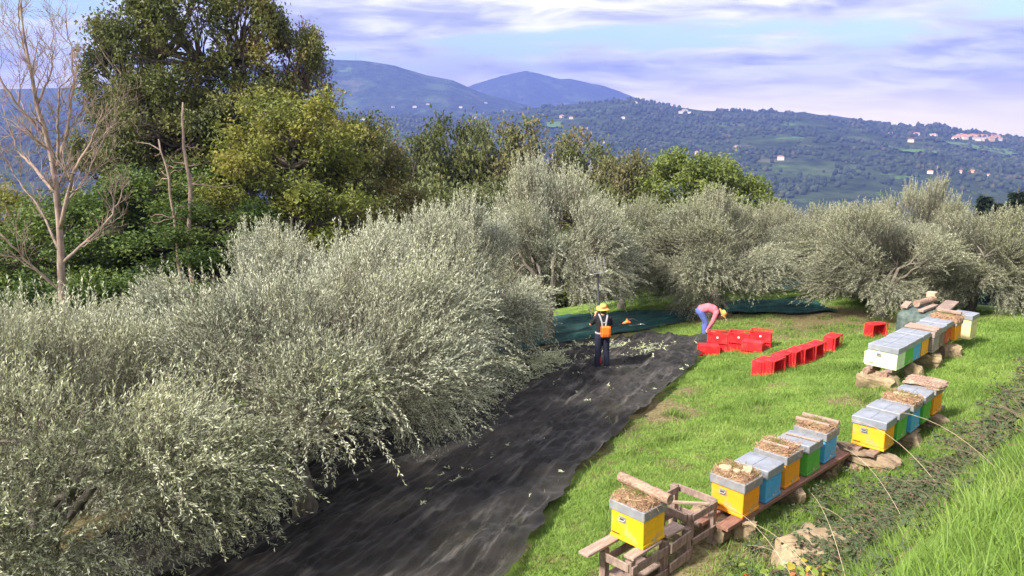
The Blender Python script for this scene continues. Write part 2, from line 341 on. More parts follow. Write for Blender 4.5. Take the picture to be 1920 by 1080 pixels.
tag(link('hills', ring_mesh('hills', azs[(azs >= -75) & (azs <= 75)], rr_far), MAT['hills']), 'wooded valley and blue hills behind the olive grove', kind='structure')

# woods on the far slopes: countless small crowns, one mass
def forest():
    n = 46000; r0 = np.random.default_rng(3)
    az = r0.uniform(-37, 37, n); r = np.exp(r0.uniform(math.log(420), math.log(3400), n))
    x = r * np.sin(np.radians(az)); y = r * np.cos(np.radians(az))
    dens = fbm(x / 160 + 3, y / 160 + 8, 4); keep = (dens + r0.normal(0, .06, n)) > .455
    x, y, r, az = x[keep], y[keep], r[keep], az[keep]; n = len(x); z = terrain(az, r)
    bm = bmesh.new(); bmesh.ops.create_icosphere(bm, subdivisions=1, radius=1); bv = np.array([v.co[:] for v in bm.verts]); bf = np.array([[v.index for v in f.verts] for f in bm.faces]); bm.free()
    s = r0.uniform(3.0, 6.2, n) * np.interp(r, [400, 3400], [.75, 1.25]); hgt = s * r0.uniform(.8, 1.35, n)
    V = bv[None] * np.stack([s, s * r0.uniform(.8, 1.2, n), hgt], 1)[:, None] * r0.uniform(.72, 1.28, (n, len(bv), 1)) + np.stack([x, y, z + hgt * .55], 1)[:, None]
    F = bf[None] + (np.arange(n) * len(bv))[:, None, None]
    rnd = np.repeat(np.clip(r0.normal(.5, .25, n) + (fbm(x / 90, y / 90, 2) - .5) * .8, 0, 1), len(bv))
    me = npmesh('forest', V.reshape(-1, 3), F.reshape(-1, 3), True, {'rnd': rnd})
    mat = leafmat('far_crowns', [(0, (.014, .024, .013)), (.4, (.027, .042, .02)), (.75, (.046, .062, .027)), (1, (.09, .075, .04))], None, 0, .01, .15, 1.)
    tag(link('forest', me, mat), 'far woods and groves covering the valley slopes', 'woodland', kind='stuff')
forest()
# ------------------------------------------------------------------ trees
def leaves_from(base, dirv, nrm, ln, wd, curl=.12):
    """one folded quad per leaf: base, left, tip, right"""
    s = norm(np.cross(dirv, nrm)); up = np.cross(s, dirv); L = ln[:, None]; W = wd[:, None]
    mid = base + dirv * L * .48 + up * L * curl
    V = np.stack([base, mid - s * W * .5, base + dirv * L, mid + s * W * .5], 1).reshape(-1, 3)
    F = np.arange(len(base) * 4).reshape(-1, 4); return V, F
def ribbons(P0, P1, w):
    """thin three-sided twigs"""
    T = norm(P1 - P0); a = norm(np.cross(T, np.array([.3, .5, .81]))); b = np.cross(T, a); n = len(P0); w = np.broadcast_to(w, (n,))[:, None]
    c = [a * math.cos(t) + b * math.sin(t) for t in (0, 2.094, 4.189)]
    V = np.stack([P0 + c[0] * w, P0 + c[1] * w, P0 + c[2] * w, P1 + c[0] * w * .5, P1 + c[1] * w * .5, P1 + c[2] * w * .5], 1).reshape(-1, 3)
    f = np.array([(0, 1, 4, 3), (1, 2, 5, 4), (2, 0, 3, 5)]); F = (f[None] + (np.arange(n) * 6)[:, None, None]).reshape(-1, 4); return V, F
def curve(p0, p1, bend, n=7, r=None):
    t = np.linspace(0, 1, n)[:, None]; p0 = np.asarray(p0, float); p1 = np.asarray(p1, float)
    return p0 + (p1 - p0) * t + np.asarray(bend) * (4 * t * (1 - t)) + (r.normal(0, .03 * np.linalg.norm(p1 - p0), (n, 3)) * (t * (1 - t) * 3) if r is not None else 0)
def olive(seed, nclump, ntw, lpt, rad, top, low, leaf=(.062, .014), droop=1., shoots=70, lean=(0, 0)):
    """returns (wood mesh, crown mesh); trunk base at the origin"""
    r = np.random.default_rng(seed); wood = MB()
    hb = .9 + r.random() * .3
    trunk = curve((0, 0, -.25), (lean[0] * .3, lean[1] * .3, hb), (r.normal(0, .08), r.normal(0, .08), 0), 8, r)
    wood.tube(trunk, np.linspace(.21, .14, 8) * (1 + r.normal(0, .08, 8)), 9); fork = trunk[-1]
    # clump centres in a dome
    u = r.normal(0, 1, (nclump, 3)); u[:, 2] = np.abs(u[:, 2]) * .95 - .42; u = norm(u); q = r.uniform(.5, .92, nclump) ** .6
    cen = np.stack([u[:, 0] * rad * q, u[:, 1] * rad * q, (low + top) * .5 + u[:, 2] * (top - low) * .52 * q], 1); cen[:, :2] += lean
    crad = r.uniform(.5, .9, nclump) * rad / 2.4
    nl = 6; limbs = []
    for k in range(nl):
        a = k / nl * 6.283 + r.normal(0, .25); e = fork + np.array([math.cos(a) * rad * .5, math.sin(a) * rad * .5, (top - hb) * r.uniform(.35, .62)])
        c = curve(fork, e, (0, 0, .12), 7, r); wood.tube(c, np.linspace(.085, .032, 7), 6, False); limbs.append(c)
    LP = np.concatenate([l[2:] for l in limbs])
    for c in cen:
        s = LP[np.argmin(np.linalg.norm(LP - c, axis=1) + r.random(len(LP)) * .3)]
        wood.tube(curve(s, c, (0, 0, .1), 6, r), np.linspace(.034, .012, 6), 5, False)
    # twigs
    k = r.choice(nclump, ntw, p=crad ** 2 / np.sum(crad ** 2)); v = norm(r.normal(0, 1, (ntw, 3)) + np.array([0, 0, .55])); rr = crad[k] * r.uniform(.15, 1.05, ntw) ** .5
    b = cen[k] + v * rr[:, None] * np.array([1, 1, .8]); hc = np.array([lean[0], lean[1], (low + top) * .42])
    b[:, 2] = np.maximum(b[:, 2], .12 + r.random(ntw) * .3)
    rel = norm(b - hc); upf = np.clip(rel[:, 2:3], -1, 1)
    out = norm(rel * .9 + v * .45 + np.array([0, 0, 1.]) * (np.clip(upf, 0, 1) * 1.1 - np.clip(.45 - upf, 0, 1) * .85 * droop) + r.normal(0, .42, (ntw, 3)))
    tl = r.uniform(.18, .40, ntw) * (1 + .75 * np.clip(upf[:, 0], 0, 1))
    if shoots:
        ks = np.argsort(-(b[:, 2] + r.normal(0, .5, ntw)))[:shoots * 5]; ks = r.choice(ks, shoots, replace=False)
        nseg = 3; bb = b[ks]; dd = norm(np.array([0, 0, 1.]) + rel[ks] * .45 + r.normal(0, .16, (shoots, 3)))
        for i in range(nseg):
            b = np.vstack([b, bb + dd * .27 * i]); out = np.vstack([out, dd]); tl = np.concatenate([tl, np.full(shoots, .3)]); rel = np.vstack([rel, rel[ks]]); dd = norm(dd + r.normal(0, .06, dd.shape))
    # long sprays arching out of the sides and hanging
    nsp = shoots; ks = r.choice(np.where(rel[:ntw, 2] < .62)[0], nsp, replace=False); bb = b[ks]; dd = norm(rel[ks] * np.array([1, 1, .3]) + np.array([0, 0, .35]) + r.normal(0, .3, (nsp, 3)))
    for i in range(4):
        b = np.vstack([b, bb]); out = np.vstack([out, dd]); tl = np.concatenate([tl, np.full(nsp, .26)]); bb = bb + dd * .25; dd = norm(dd + np.array([0, 0, -.30 * droop]) + r.normal(0, .06, dd.shape))
    n = len(b); sag = np.array([0, 0, -1.]) * .18 * droop
    # leaves in pairs along every twig
    t = np.tile(np.linspace(.08, 1.03, lpt), n).reshape(n, lpt); t = t + r.normal(0, .03, t.shape)
    B = (b[:, None] + out[:, None] * (tl[:, None] * t)[..., None] + sag * ((tl[:, None] * t) ** 2)[..., None] * 1.2).reshape(-1, 3)
    D = np.repeat(out, lpt, 0); pr = norm(np.cross(D, r.normal(0, 1, D.shape))); ld = norm(D * r.uniform(.6, 1.3, (len(D), 1)) + pr * .68 + np.array([0, 0, .10]))
    nr = norm(np.cross(ld, r.normal(0, 1, D.shape)) + np.array([0, 0, .7]))
    ln = leaf[0] * r.uniform(.65, 1.25, len(D)); LV, LF = leaves_from(B, ld, nr, ln, ln * (leaf[1] / leaf[0]) * r.uniform(.8, 1.2, len(D)))
    TV, TF = ribbons(b - out * .12, b + out * tl[:, None] + sag * (tl ** 2)[:, None] * 1.2, .0034 if leaf[0] < .07 else .005)
    tr = np.repeat(np.clip(.5 + (r.random(n) - .5) * .7, 0, 1), lpt); rnd = np.clip(tr + r.normal(0, .14, len(tr)), 0, 1); rnd[r.random(len(rnd)) < .02] = 1.
    crown = npmesh('olive_crown', LV, LF, False, {'rnd': np.repeat(rnd, 4)})
    wood.V.append(TV); wood.F4.append(TF + wood.n); wood.n += len(TV)
    return wood.mesh('olive_wood', True), crown
MAT['olive_leaf'] = leafmat('olive_leaf', [(0, (.11, .122, .065)), (.35, (.25, .27, .165)), (.7, (.38, .395, .26)), (.95, (.48, .485, .32)), (1, (.45, .44, .12))], (.54, .55, .43), .14, .9, .3, .55, [((.37, .41, .17), .8, .54, .66, .5), ((.20, .245, .19), .7, .55, .66, .6)])
MAT['olive_leaf_warm'] = leafmat('olive_leaf_warm', [(0, (.12, .135, .06)), (.35, (.265, .285, .15)), (.7, (.39, .405, .24)), (.95, (.49, .49, .29)), (1, (.47, .46, .10))], (.54, .55, .41), .16, .9, .3, .55, [((.40, .43, .16), .8, .50, .64, .5), ((.22, .26, .19), .7, .58, .68, .5)])
OL = {'a': olive(21, 36, 12000, 14, 2.4, 4.15, .0, (.060, .0135), 1.05, 160),
      'b': olive(22, 36, 12000, 14, 2.6, 4.5, -.05, (.060, .0135), 1.15, 170),
      'c': olive(23, 30, 8000, 13, 2.45, 4.5, .0, (.072, .0175), 1.0, 150),
      'd': olive(24, 30, 7600, 13, 2.5, 4.3, -.1, (.076, .019), .9, 110)}
def tree(name, proto, x, y, rz, sc, label, group, leaf_mat, wood_mat, z=None, cat='tree'):
    e = empty(name, (x, y, Gf(x, y) if z is None else z), rz); e.scale = sc if not isinstance(sc, (int, float)) else (sc,) * 3
    tag(e, label, cat, group); w = link('trunk', proto[0], wood_mat, e); c = link('crown', proto[1], None, e)
    if not proto[1].materials: proto[1].materials.append(leaf_mat)
    elif proto[1].materials[0] != leaf_mat:
        c.material_slots[0].link = 'OBJECT'; c.material_slots[0].material = leaf_mat
    return e
GO = 'olive trees of the row along the net'
for p, x, y, rz, sc, lab in (
    ('a', -5.7, 8.5, .3, (1.0, 1.0, .93), 'nearest silvery olive tree, cut off by the bottom corner beside the camera'),
    ('b', -3.3, 11.3, 1.2, (1.0, 1.0, .92), 'big drooping olive tree whose branches hang over the black net'),
    ('c', -2.65, 16.3, 2.2, (.96, .96, .88), 'olive tree rising behind the big drooping one in the row'),
    ('d', -1.2, 20.2, .4, (.92, .92, .98), 'olive tree with visible trunk next after the drooping ones in the row'),
    ('c', 1.2, 24.4, 4.1, (.92, .92, 1.08), 'olive tree at the far end of the row, behind the standing picker'),
    ('d', -7.6, 12.6, 5.0, (.95, .95, .74), 'olive tree behind the nearest one, below the bare dead tree'),
    ('c', -5.9, 16.8, 3.3, (1., 1., .84), 'olive tree below the two thin dead trunks'),
    ('d', -9.8, 15.2, 1.9, (.95, .95, .66), 'olive tree at the picture edge below the bare dead tree'),
    ('d', -3.2, 20.6, 1.0, (.95, .95, .82), 'olive tree in the second line, in front of the yellowing oak')):
    tree('olive_tree', OL[p], x, y, rz, sc, lab, GO, MAT['olive_leaf_warm' if p == 'a' else 'olive_leaf'], MAT['olive_bark'])
MAT['olive_leaf_far'] = leafmat('olive_leaf_dusty', [(0, (.10, .11, .06)), (.5, (.21, .22, .125)), (.85, (.31, .315, .18)), (1, (.39, .38, .18))], (.45, .46, .34), .14, .7, .4, .6, [((.32, .34, .15), .6, .52, .66, .5), ((.18, .21, .15), .5, .53, .66, .6)])
GB = 'olive trees closing the lawn'
for p, x, y, rz, sc, lab in (
    ('d', 7.5, 28.2, .2, (1.12, 1.1, .90), 'round olive tree behind the bending picker'),
    ('c', 4.3, 29.5, 2.0, (.8, .8, .8), 'small olive tree between the row end and the round olive'),
    ('c', 10.9, 32.6, 3.0, (.9, .9, .70), 'olive tree behind the dark green net, set back'),
    ('d', 12.8, 30.5, 1.2, (.9, .9, .70), 'olive tree over the gap beyond the dark green net'),
    ('c', 12.4, 25.4, 5.2, (1.0, 1.0, .72), 'large olive tree with forked trunk behind the lone red crate'),
    ('d', 15.3, 29.0, 4.4, (.7, .7, .98), 'tallest olive tree, its plume above the hive stacks'),
    ('c', 16.2, 26.6, .9, (1.0, 1.0, .72), 'olive tree right behind the covered hive stack'),
    ('d', 18.6, 26.8, 2.6, (1.0, 1.0, .66), 'olive tree below the dark conifers'),
    ('d', 14.2, 32.5, .5, (1.1, 1.1, .72), 'olive tree set back behind the covered hive stack'),
    ('c', 9.3, 34.5, 1.5, (.9, .9, .70), 'olive tree set back between the round olive and the next'),
    ('d', 17.4, 31.0, 3.6, (1.1, 1.1, .66), 'olive tree in the second line below the conifers'),
    ('c', 20.2, 24.6, 5.9, (1., 1., .66), 'olive tree cut by the right edge, beyond the grass')):
    tree('olive_tree', OL[p], x, y, rz, sc, lab, GB, MAT['olive_leaf_far'], MAT['olive_bark'])

def broadleaf(seed, height, rad, low, nclump, ntw, lpt, leaf, crad=(.8, 1.5), conic=.0, gap=.0, trunk_r=.22, ntr=1):
    r = np.random.default_rng(seed); wood = MB(); n = nclump
    zt = r.uniform(0, 1, n) ** .85; prof = np.clip(np.sin(np.pi * np.clip(zt * .80 + .14, 0, 1)) ** .5, .12, 1) * (1 - conic * zt); a = r.uniform(0, 6.283, n); q = r.uniform(.25, 1, n) ** .6
    cr = r.uniform(*crad, n) * (1 - .35 * zt)
    cen = np.stack([np.cos(a) * rad * prof * q, np.sin(a) * rad * prof * q, low + zt * (height - low) - cr * .6], 1)
    for j in range(ntr):
        off = r.normal(0, .5, 2) * (j > 0); t = curve((*off, -.6), (off[0] * 2.2 + r.normal(0, .3), off[1] * 2.2 + r.normal(0, .3), height * .9), (r.normal(0, .25), r.normal(0, .25), 0), 14, r)
        wood.tube(t, np.linspace(trunk_r, .03, 14), 8, False)
        for i, c in enumerate(cen):
            if i % ntr != j: continue
            s = t[np.clip(np.searchsorted(t[:, 2], c[2] - np.linalg.norm(c[:2]) * .7), 2, 12)]
            cc = curve(s, c, (0, 0, -.1), 7, r); wood.tube(cc, np.linspace(.06 + .015 * np.linalg.norm(c - s), .015, 7) * .8, 5, False)
            for w in range(5):
                e = c + norm(r.normal(0, 1, 3)) * cr[i] * .85; wood.tube(curve(cc[4], e, (0, 0, .05), 4, r), np.linspace(.02, .006, 4), 4, False)
    k = r.choice(n, ntw, p=cr ** 2 / np.sum(cr ** 2)); v = norm(r.normal(0, 1, (ntw, 3)) + np.array([0, 0, .25])); rr = cr[k] * r.uniform(.2, 1., ntw) ** .5
    # sub-clumps give light and dark tufts
    sh_ = norm(cen[:, :] * np.array([1, 1, .3]) - np.array([0, 0, (height + low) * .12])); b = cen[k] + v * rr[:, None] * np.array([1.05, 1.05, .62]) + sh_[k] * (rr * r.uniform(-.5, 1.0, ntw))[:, None]
    if gap: keep = fbm(b[:, 0] * 1.1 + b[:, 2] * .4, b[:, 2] * 1.1 + b[:, 1] * .7, 2) > gap; b, v, k = b[keep], v[keep], k[keep]
    m = len(b); out = norm(v + r.normal(0, .5, v.shape)); B = (np.repeat(b, lpt, 0) + r.normal(0, leaf[0] * 1.05, (m * lpt, 3)))
    D = norm(np.repeat(out, lpt, 0) * .5 + r.normal(0, .7, (m * lpt, 3)) + np.array([0, 0, -.1])); nr = norm(r.normal(0, .6, D.shape) + np.array([0, 0, .9]))
    ln = leaf[0] * r.uniform(.6, 1.3, len(D)); LV, LF = leaves_from(B, D, nr, ln, ln * leaf[1] / leaf[0], .16)
    ck = np.clip(r.normal(.5, .2, n), 0, 1)[k]; rnd = np.clip(np.repeat(ck, lpt) * .6 + np.repeat(r.random(m), lpt) * .25 + r.random(m * lpt) * .15, 0, 1)
    return wood.mesh('tree_wood', True), npmesh('tree_crown', LV, LF, False, {'rnd': np.repeat(rnd, 4)})
MAT['oak_dark'] = leafmat('oak_dark', [(0, (.032, .046, .014)), (.4, (.072, .09, .026)), (.7, (.14, .145, .044)), (1, (.24, .20, .07))], None, .3, .45, .5)
MAT['oak_rust'] = leafmat('oak_rust', [(0, (.05, .068, .022)), (.4, (.11, .125, .038)), (.68, (.20, .17, .05)), (1, (.32, .18, .06))], None, .3, .4, .55)
MAT['oak_yellow'] = leafmat('oak_yellow', [(0, (.05, .075, .018)), (.35, (.125, .155, .032)), (.65, (.235, .235, .05)), (1, (.40, .33, .07))], None, .35, .45, .5)
MAT['wood_mid'] = leafmat('woodland_leaf', [(0, (.055, .07, .028)), (.4, (.11, .13, .048)), (.75, (.18, .185, .07)), (1, (.26, .22, .085))], None, .28, .3, .5)
MAT['wood_brown'] = leafmat('woodland_leaf_browning', [(0, (.06, .07, .035)), (.5, (.15, .145, .06)), (1, (.28, .21, .11))], None, .28, .3, .5)
MAT['bright_leaf'] = leafmat('bright_leaf', [(0, (.07, .10, .025)), (.5, (.15, .19, .045)), (1, (.25, .27, .065))], None, .35, .4, .45)
MAT['under_leaf'] = leafmat('under_leaf', [(0, (.035, .06, .016)), (.5, (.085, .135, .03)), (1, (.19, .23, .045))], None, .3, .5, .5)
OAK1 = broadleaf(31, 17, 3.5, 1.5, 200, 11500, 9, (.16, .10), (.4, .9), .25, .39, .24, 2)
OAK2 = broadleaf(32, 12.2, 3.7, .6, 130, 7600, 9, (.16, .10), (.5, 1.0), .2, .28, .22, 1)
WOOD1 = broadleaf(33, 14, 4.3, 3, 90, 5600, 8, (.24, .15), (.6, 1.15), .0, .27, .22, 1)
WOOD2 = broadleaf(34, 10, 4.0, 1.2, 90, 5600, 8, (.22, .14), (.6, 1.1), .0, .27, .2, 1)
GK = 'tall trees behind the olive row'
def zg(x, y): return float(terrain(np.array([math.degrees(math.atan2(x, y))]), np.array([math.hypot(x, y)]))[0])
for p, x, y, top, wd, rz, mat, lab in (
    (OAK1, -15.4, 32, 10.8, .85, .4, 'oak_dark', 'tall dark oak behind the bare dead tree'),
    (OAK1, -13.0, 31, 12.3, .95, 2.1, 'oak_dark', 'tallest dark oak, behind the two thin dead trunks'),
    (OAK1, -10.7, 32, 12.2, .88, 3.9, 'oak_rust', 'tall oak with rusty leaves between the dark oak and the yellowing oak'),
    (OAK1, -8.6, 32.5, 10.6, .6, 5.2, 'oak_rust', 'slim pointed oak, rightmost of the tall group'),
    (OAK2, -7.7, 27.6, 7.7, .92, 1.1, 'oak_yellow', 'yellowing oak lit in front of the tall dark oaks'),
    (OAK2, -6.4, 31.5, 7.0, .8, 4.0, 'oak_rust', 'browning oak at the right side of the yellowing oak'),
    (OAK2, -12.1, 27.0, 5.2, .95, 2.6, 'under_leaf', 'low leafy green tree at the foot of the thin dead trunks'),
    (OAK2, -15.6, 27.0, 4.2, .95, .6, 'under_leaf', 'low green tree behind the base of the bare dead tree'),
    (OAK2, -20.0, 30, 4.2, .95, 3.1, 'oak_yellow', 'low yellowish tree at the left edge behind dead branches'),
    (OAK2, -9.4, 25.2, 4.2, .85, 5.5, 'under_leaf', 'low green tree under the yellowing oak, above the olives')):
    z0 = zg(x, y); hgt = {OAK1: 17, OAK2: 12.2}[p]; s = (top - z0) / hgt
    tree('oak_tree', p, x, y, rz, (wd, wd, s), lab, GK, MAT[mat], MAT['bark'], z0)
GW = 'trees of the wood below the terrace'
for i, (p, x, y, top, wd, rz, mat, lab) in enumerate((
    (WOOD1, -9.6, 52, 6.3, .9, .3, 'wood_mid', 'olive-green tree next to the yellowing oak, first of the wood'),
    (WOOD1, -6.6, 50, 5.8, 1.0, 1.3, 'wood_mid', 'olive-green tree second from the yellowing oak'),
    (WOOD1, -3.8, 52, 7.2, .95, 2.3, 'oak_dark', 'tallest dark green tree in the middle of the wood'),
    (WOOD1, -1.2, 51, 6.9, .8, 3.3, 'wood_mid', 'green tree right after the tallest one of the wood'),
    (WOOD1, 1.6, 50, 7.0, 1.0, 4.3, 'wood_brown', 'browning domed tree in the wood above the row end'),
    (WOOD1, 4.4, 49, 5.6, .9, 5.3, 'wood_mid', 'sloping green tree at the end of the wood'),
    (WOOD2, 6.8, 46, 4.8, .72, .8, 'wood_brown', 'brownish tree between the wood and the bright green tree'),
    (WOOD2, -5.0, 42, 3.4, 1.0, 1.8, 'wood_mid', 'lower pale green tree in front of the wood'),
    (WOOD2, -1.0, 41, 3.6, .9, 2.8, 'wood_mid', 'lower rounded tree in front of the browning tree'),
    (WOOD2, 3.0, 40, 3.8, .9, 3.8, 'oak_dark', 'lower dark tree just above the last olive of the row'),
    (WOOD2, 9.4, 41, 5.2, .85, 4.8, 'bright_leaf', 'bright green feathery tree above the round olive'),
    (WOOD2, 12.0, 42, 4.1, .75, 5.8, 'bright_leaf', 'lower bright green tree leaning out beside the feathery one'),
    (WOOD2, 6.6, 37, 2.4, .8, 1.1, 'under_leaf', 'dark green bushy tree filling between row end and round olive'),
    (WOOD2, -8.8, 40, 3.2, .95, .5, 'oak_dark', 'dark low tree beside the yellowing oak, above the olives'))):
    z0 = zg(x, y); hgt = {WOOD1: 14, WOOD2: 10}[p]; s = (top - z0) / hgt
    tree('woodland_tree', p, x, y, rz, (wd, wd, s), lab, GW, MAT[mat], MAT['bark'], z0)
# conifers
def conifer(seed):
    r = np.random.default_rng(seed); wood = MB(); wood.tube([(0, 0, -.5), (0, 0, 4), (0, 0, 10)], [.2, .13, .02], 7, False); n = 7000
    t = r.uniform(0, 1, n) ** .8; lay = np.floor(t * 22) / 22; a = r.uniform(0, 6.283, n); R0 = (1 - lay) ** .9 * 2.0 * (.75 + .35 * np.sin(a * 5 + lay * 40)); q = r.uniform(.15, 1, n) ** .6
    b = np.stack([np.cos(a) * R0 * q, np.sin(a) * R0 * q, .8 + lay * 9.2 - q * R0 * .35 + r.normal(0, .07, n)], 1); d = norm(np.stack([np.cos(a), np.sin(a), np.full(n, -.25)], 1) + r.normal(0, .35, (n, 3)))
    LV, LF = leaves_from(b, d, norm(r.normal(0, .4, (n, 3)) + np.array([0, 0, 1.])), r.uniform(.25, .5, n), np.full(n, .12)); rnd = np.repeat(r.random(n), 4)
    return wood.mesh('conifer_wood', True), npmesh('conifer_crown', LV, LF, False, {'rnd': rnd})
MAT['needle'] = leafmat('needle', [(0, (.012, .024, .014)), (1, (.035, .055, .03))], None, .1, .5, .3)
CON = conifer(41)
for x, y, top, wd, lab in ((36.6, 60, 2.0, 1.3, 'dark conifer, first of three beyond the olives'), (37.9, 60.5, 1.4, 1.2, 'dark conifer in the middle of three, the shortest'), (39.4, 60.5, 2.3, 1.4, 'dark conifer, last of three by the picture edge')):
    z0 = zg(x, y); tree('conifer', CON, x, y, x, (wd, wd, (top - z0) / 10), lab, 'dark conifers beyond the olives', MAT['needle'], MAT['bark'], z0)
# dead trees
def dead_big(x, y, z):
    """trunk and main limbs in metres about the base (x across, z up), twigs grown from them"""
    r = np.random.default_rng(8); e = empty('dead_tree', (x, y, z)); tag(e, 'bare dead tree with pinkish spreading branches at the left edge', 'dead tree'); m = MB()
    limbs = [([(-.05, 0, -.5), (-.03, 0, 1.6), (.07, .05, 3.0), (.16, .05, 4.5), (.10, 0, 5.6), (-.12, -.1, 7.1), (-.2, -.1, 8.4), (-.08, -.1, 9.5)], .17, .02),
        ([(.25, 0, 4.9), (.55, .3, 6.1), (.72, .5, 7.6), (.58, .6, 9.0)], .08, .012), ([(.14, 0, 3.2), (.90, -.4, 4.8), (1.6, -.6, 5.6), (2.0, -.7, 6.4)], .08, .012), ([(.05, 0, 2.2), (1.25, .4, 3.3), (1.9, .6, 4.5)], .07, .012), ([(.1, 0, 4.2), (-.70, .4, 4.95), (-1.2, .6, 5.3), (-1.5, .7, 6.6)], .075, .012),
        ([(-.04, 0, 1.4), (-.55, -.4, 2.2), (-1.1, -.8, 3.2), (-1.7, -.9, 3.6)], .06, .012), ([(.1, 0, 5.6), (-.42, -.3, 6.5), (-.75, -.5, 7.3), (-.75, -.6, 8.2)], .065, .012), ([(.3, 0, 5.1), (.62, -.4, 6.0), (.95, -.7, 7.0), (1.6, -.8, 7.4)], .055, .01), ([(-.08, 0, 6.6), (.25, .3, 7.5), (.3, .5, 8.8)], .05, .01), ([(-.15, 0, 7.2), (-.45, .2, 8.2), (-.5, .3, 9.2)], .04, .01), ([(.1, 0, 3.6), (.6, .8, 4.6), (1.1, 1.3, 6.0)], .05, .01), ([(.02, 0, 2.6), (-.6, .5, 3.6), (-1.4, .9, 4.4), (-2.0, 1.0, 5.5)], .055, .01)]
    def twig(p, d, L, rad, lev):
        n = 6; pts = [np.array(p)]; dd = np.array(d)
        for i in range(n): dd = norm(dd + r.normal(0, .16, 3) + np.array([0, 0, .12])); pts.append(pts[-1] + dd * L / n)
        pts = np.array(pts); m.tube(pts, np.linspace(rad, max(rad * .35, .0035), n + 1), 4 if lev < 2 else 3, False)
        if lev < 3:
            for i in range((6, 4, 3)[lev]):
                t = r.uniform(.15, .95); k = min(int(t * n), n - 1); a = r.uniform(0, 6.283); w = norm(pts[k + 1] - pts[k]); side = norm(np.cross(w, [math.cos(a), math.sin(a), .3])); twig(pts[k], norm(w * .9 + side * .75), L * r.uniform(.4, .62), max(rad * .55, .005), lev + 1)
    for i, (P, a, b) in enumerate(limbs):
        P = np.array(P); t = np.linspace(0, 1, 16); q = np.linspace(0, 1, len(P)); C = np.stack([np.interp(t, q, P[:, k]) for k in range(3)], 1); C[1:-1] = (C[:-2] + C[1:-1] * 2 + C[2:]) / 4; C += r.normal(0, .02, C.shape) * np.clip(t, 0, .5)[:, None] * 2
        a *= .74; b *= .8; o = MB().tube(C, np.linspace(a, b, 16) * (1 + r.normal(0, .05, 16)), 8).build('trunk' if i == 0 else 'limb', MAT['dead_wood'], e, True)
        for j in range(14 if i == 0 else 12):
            k = r.integers(6 if i == 0 else 3, 15); w = norm(C[k + 1] - C[k]) if k < 15 else norm(C[k] - C[k - 1]); an = r.uniform(0, 6.283); side = norm(np.cross(w, [math.cos(an), math.sin(an), .2])); twig(C[k], norm(w * .8 + side * .7), r.uniform(.6, 1.6), max(.4 * np.interp(k, [0, 15], [a, b]), .008), 1)
    m.build('branches', MAT['dead_wood'], e, True)
dead_big(-12.75, 21.5, .6)
def snag(x, y, z):
    r = np.random.default_rng(5); e = empty('dead_tree', (x, y, z)); tag(e, 'two thin broken dead trunks standing side by side before the dark oak', 'dead tree')
    for pts, ra in (([(0, 0, -.3), (.06, 0, 2), (-.03, .05, 4.2), (.13, .1, 6.2), (.06, .1, 7.6), (.14, .1, 8.7)], (.12, .025)), ([(-.12, .1, -.3), (-.3, .1, 2), (-.42, .1, 4.2), (-.5, .1, 6.4), (-.72, .1, 7.6)], (.095, .018))):
        t = np.linspace(0, 1, 14); P = np.stack([np.interp(t, np.linspace(0, 1, len(pts)), [p[i] for p in pts]) for i in range(3)], 1) + r.normal(0, .03, (14, 3))
        MB().tube(P, np.linspace(*ra, 14) * (1 + r.normal(0, .08, 14)), 8).build('trunk', MAT['dead_wood'], e, True)
        for i in range(16):
            k = r.integers(3, 13); a = r.uniform(0, 6.28); L = r.uniform(.4, 1.5); d = np.array([math.cos(a), math.sin(a) * .5, r.uniform(-.2, .5)])
            q = P[k] + np.cumsum(np.vstack([np.zeros(3), norm(d + r.normal(0, .35, (5, 3))) * L / 5]), 0); MB().tube(q, np.linspace(.022, .005, 6), 4, False).build('branch', MAT['dead_wood'], e, True)
snag(-10.1, 24.0, -1.4)
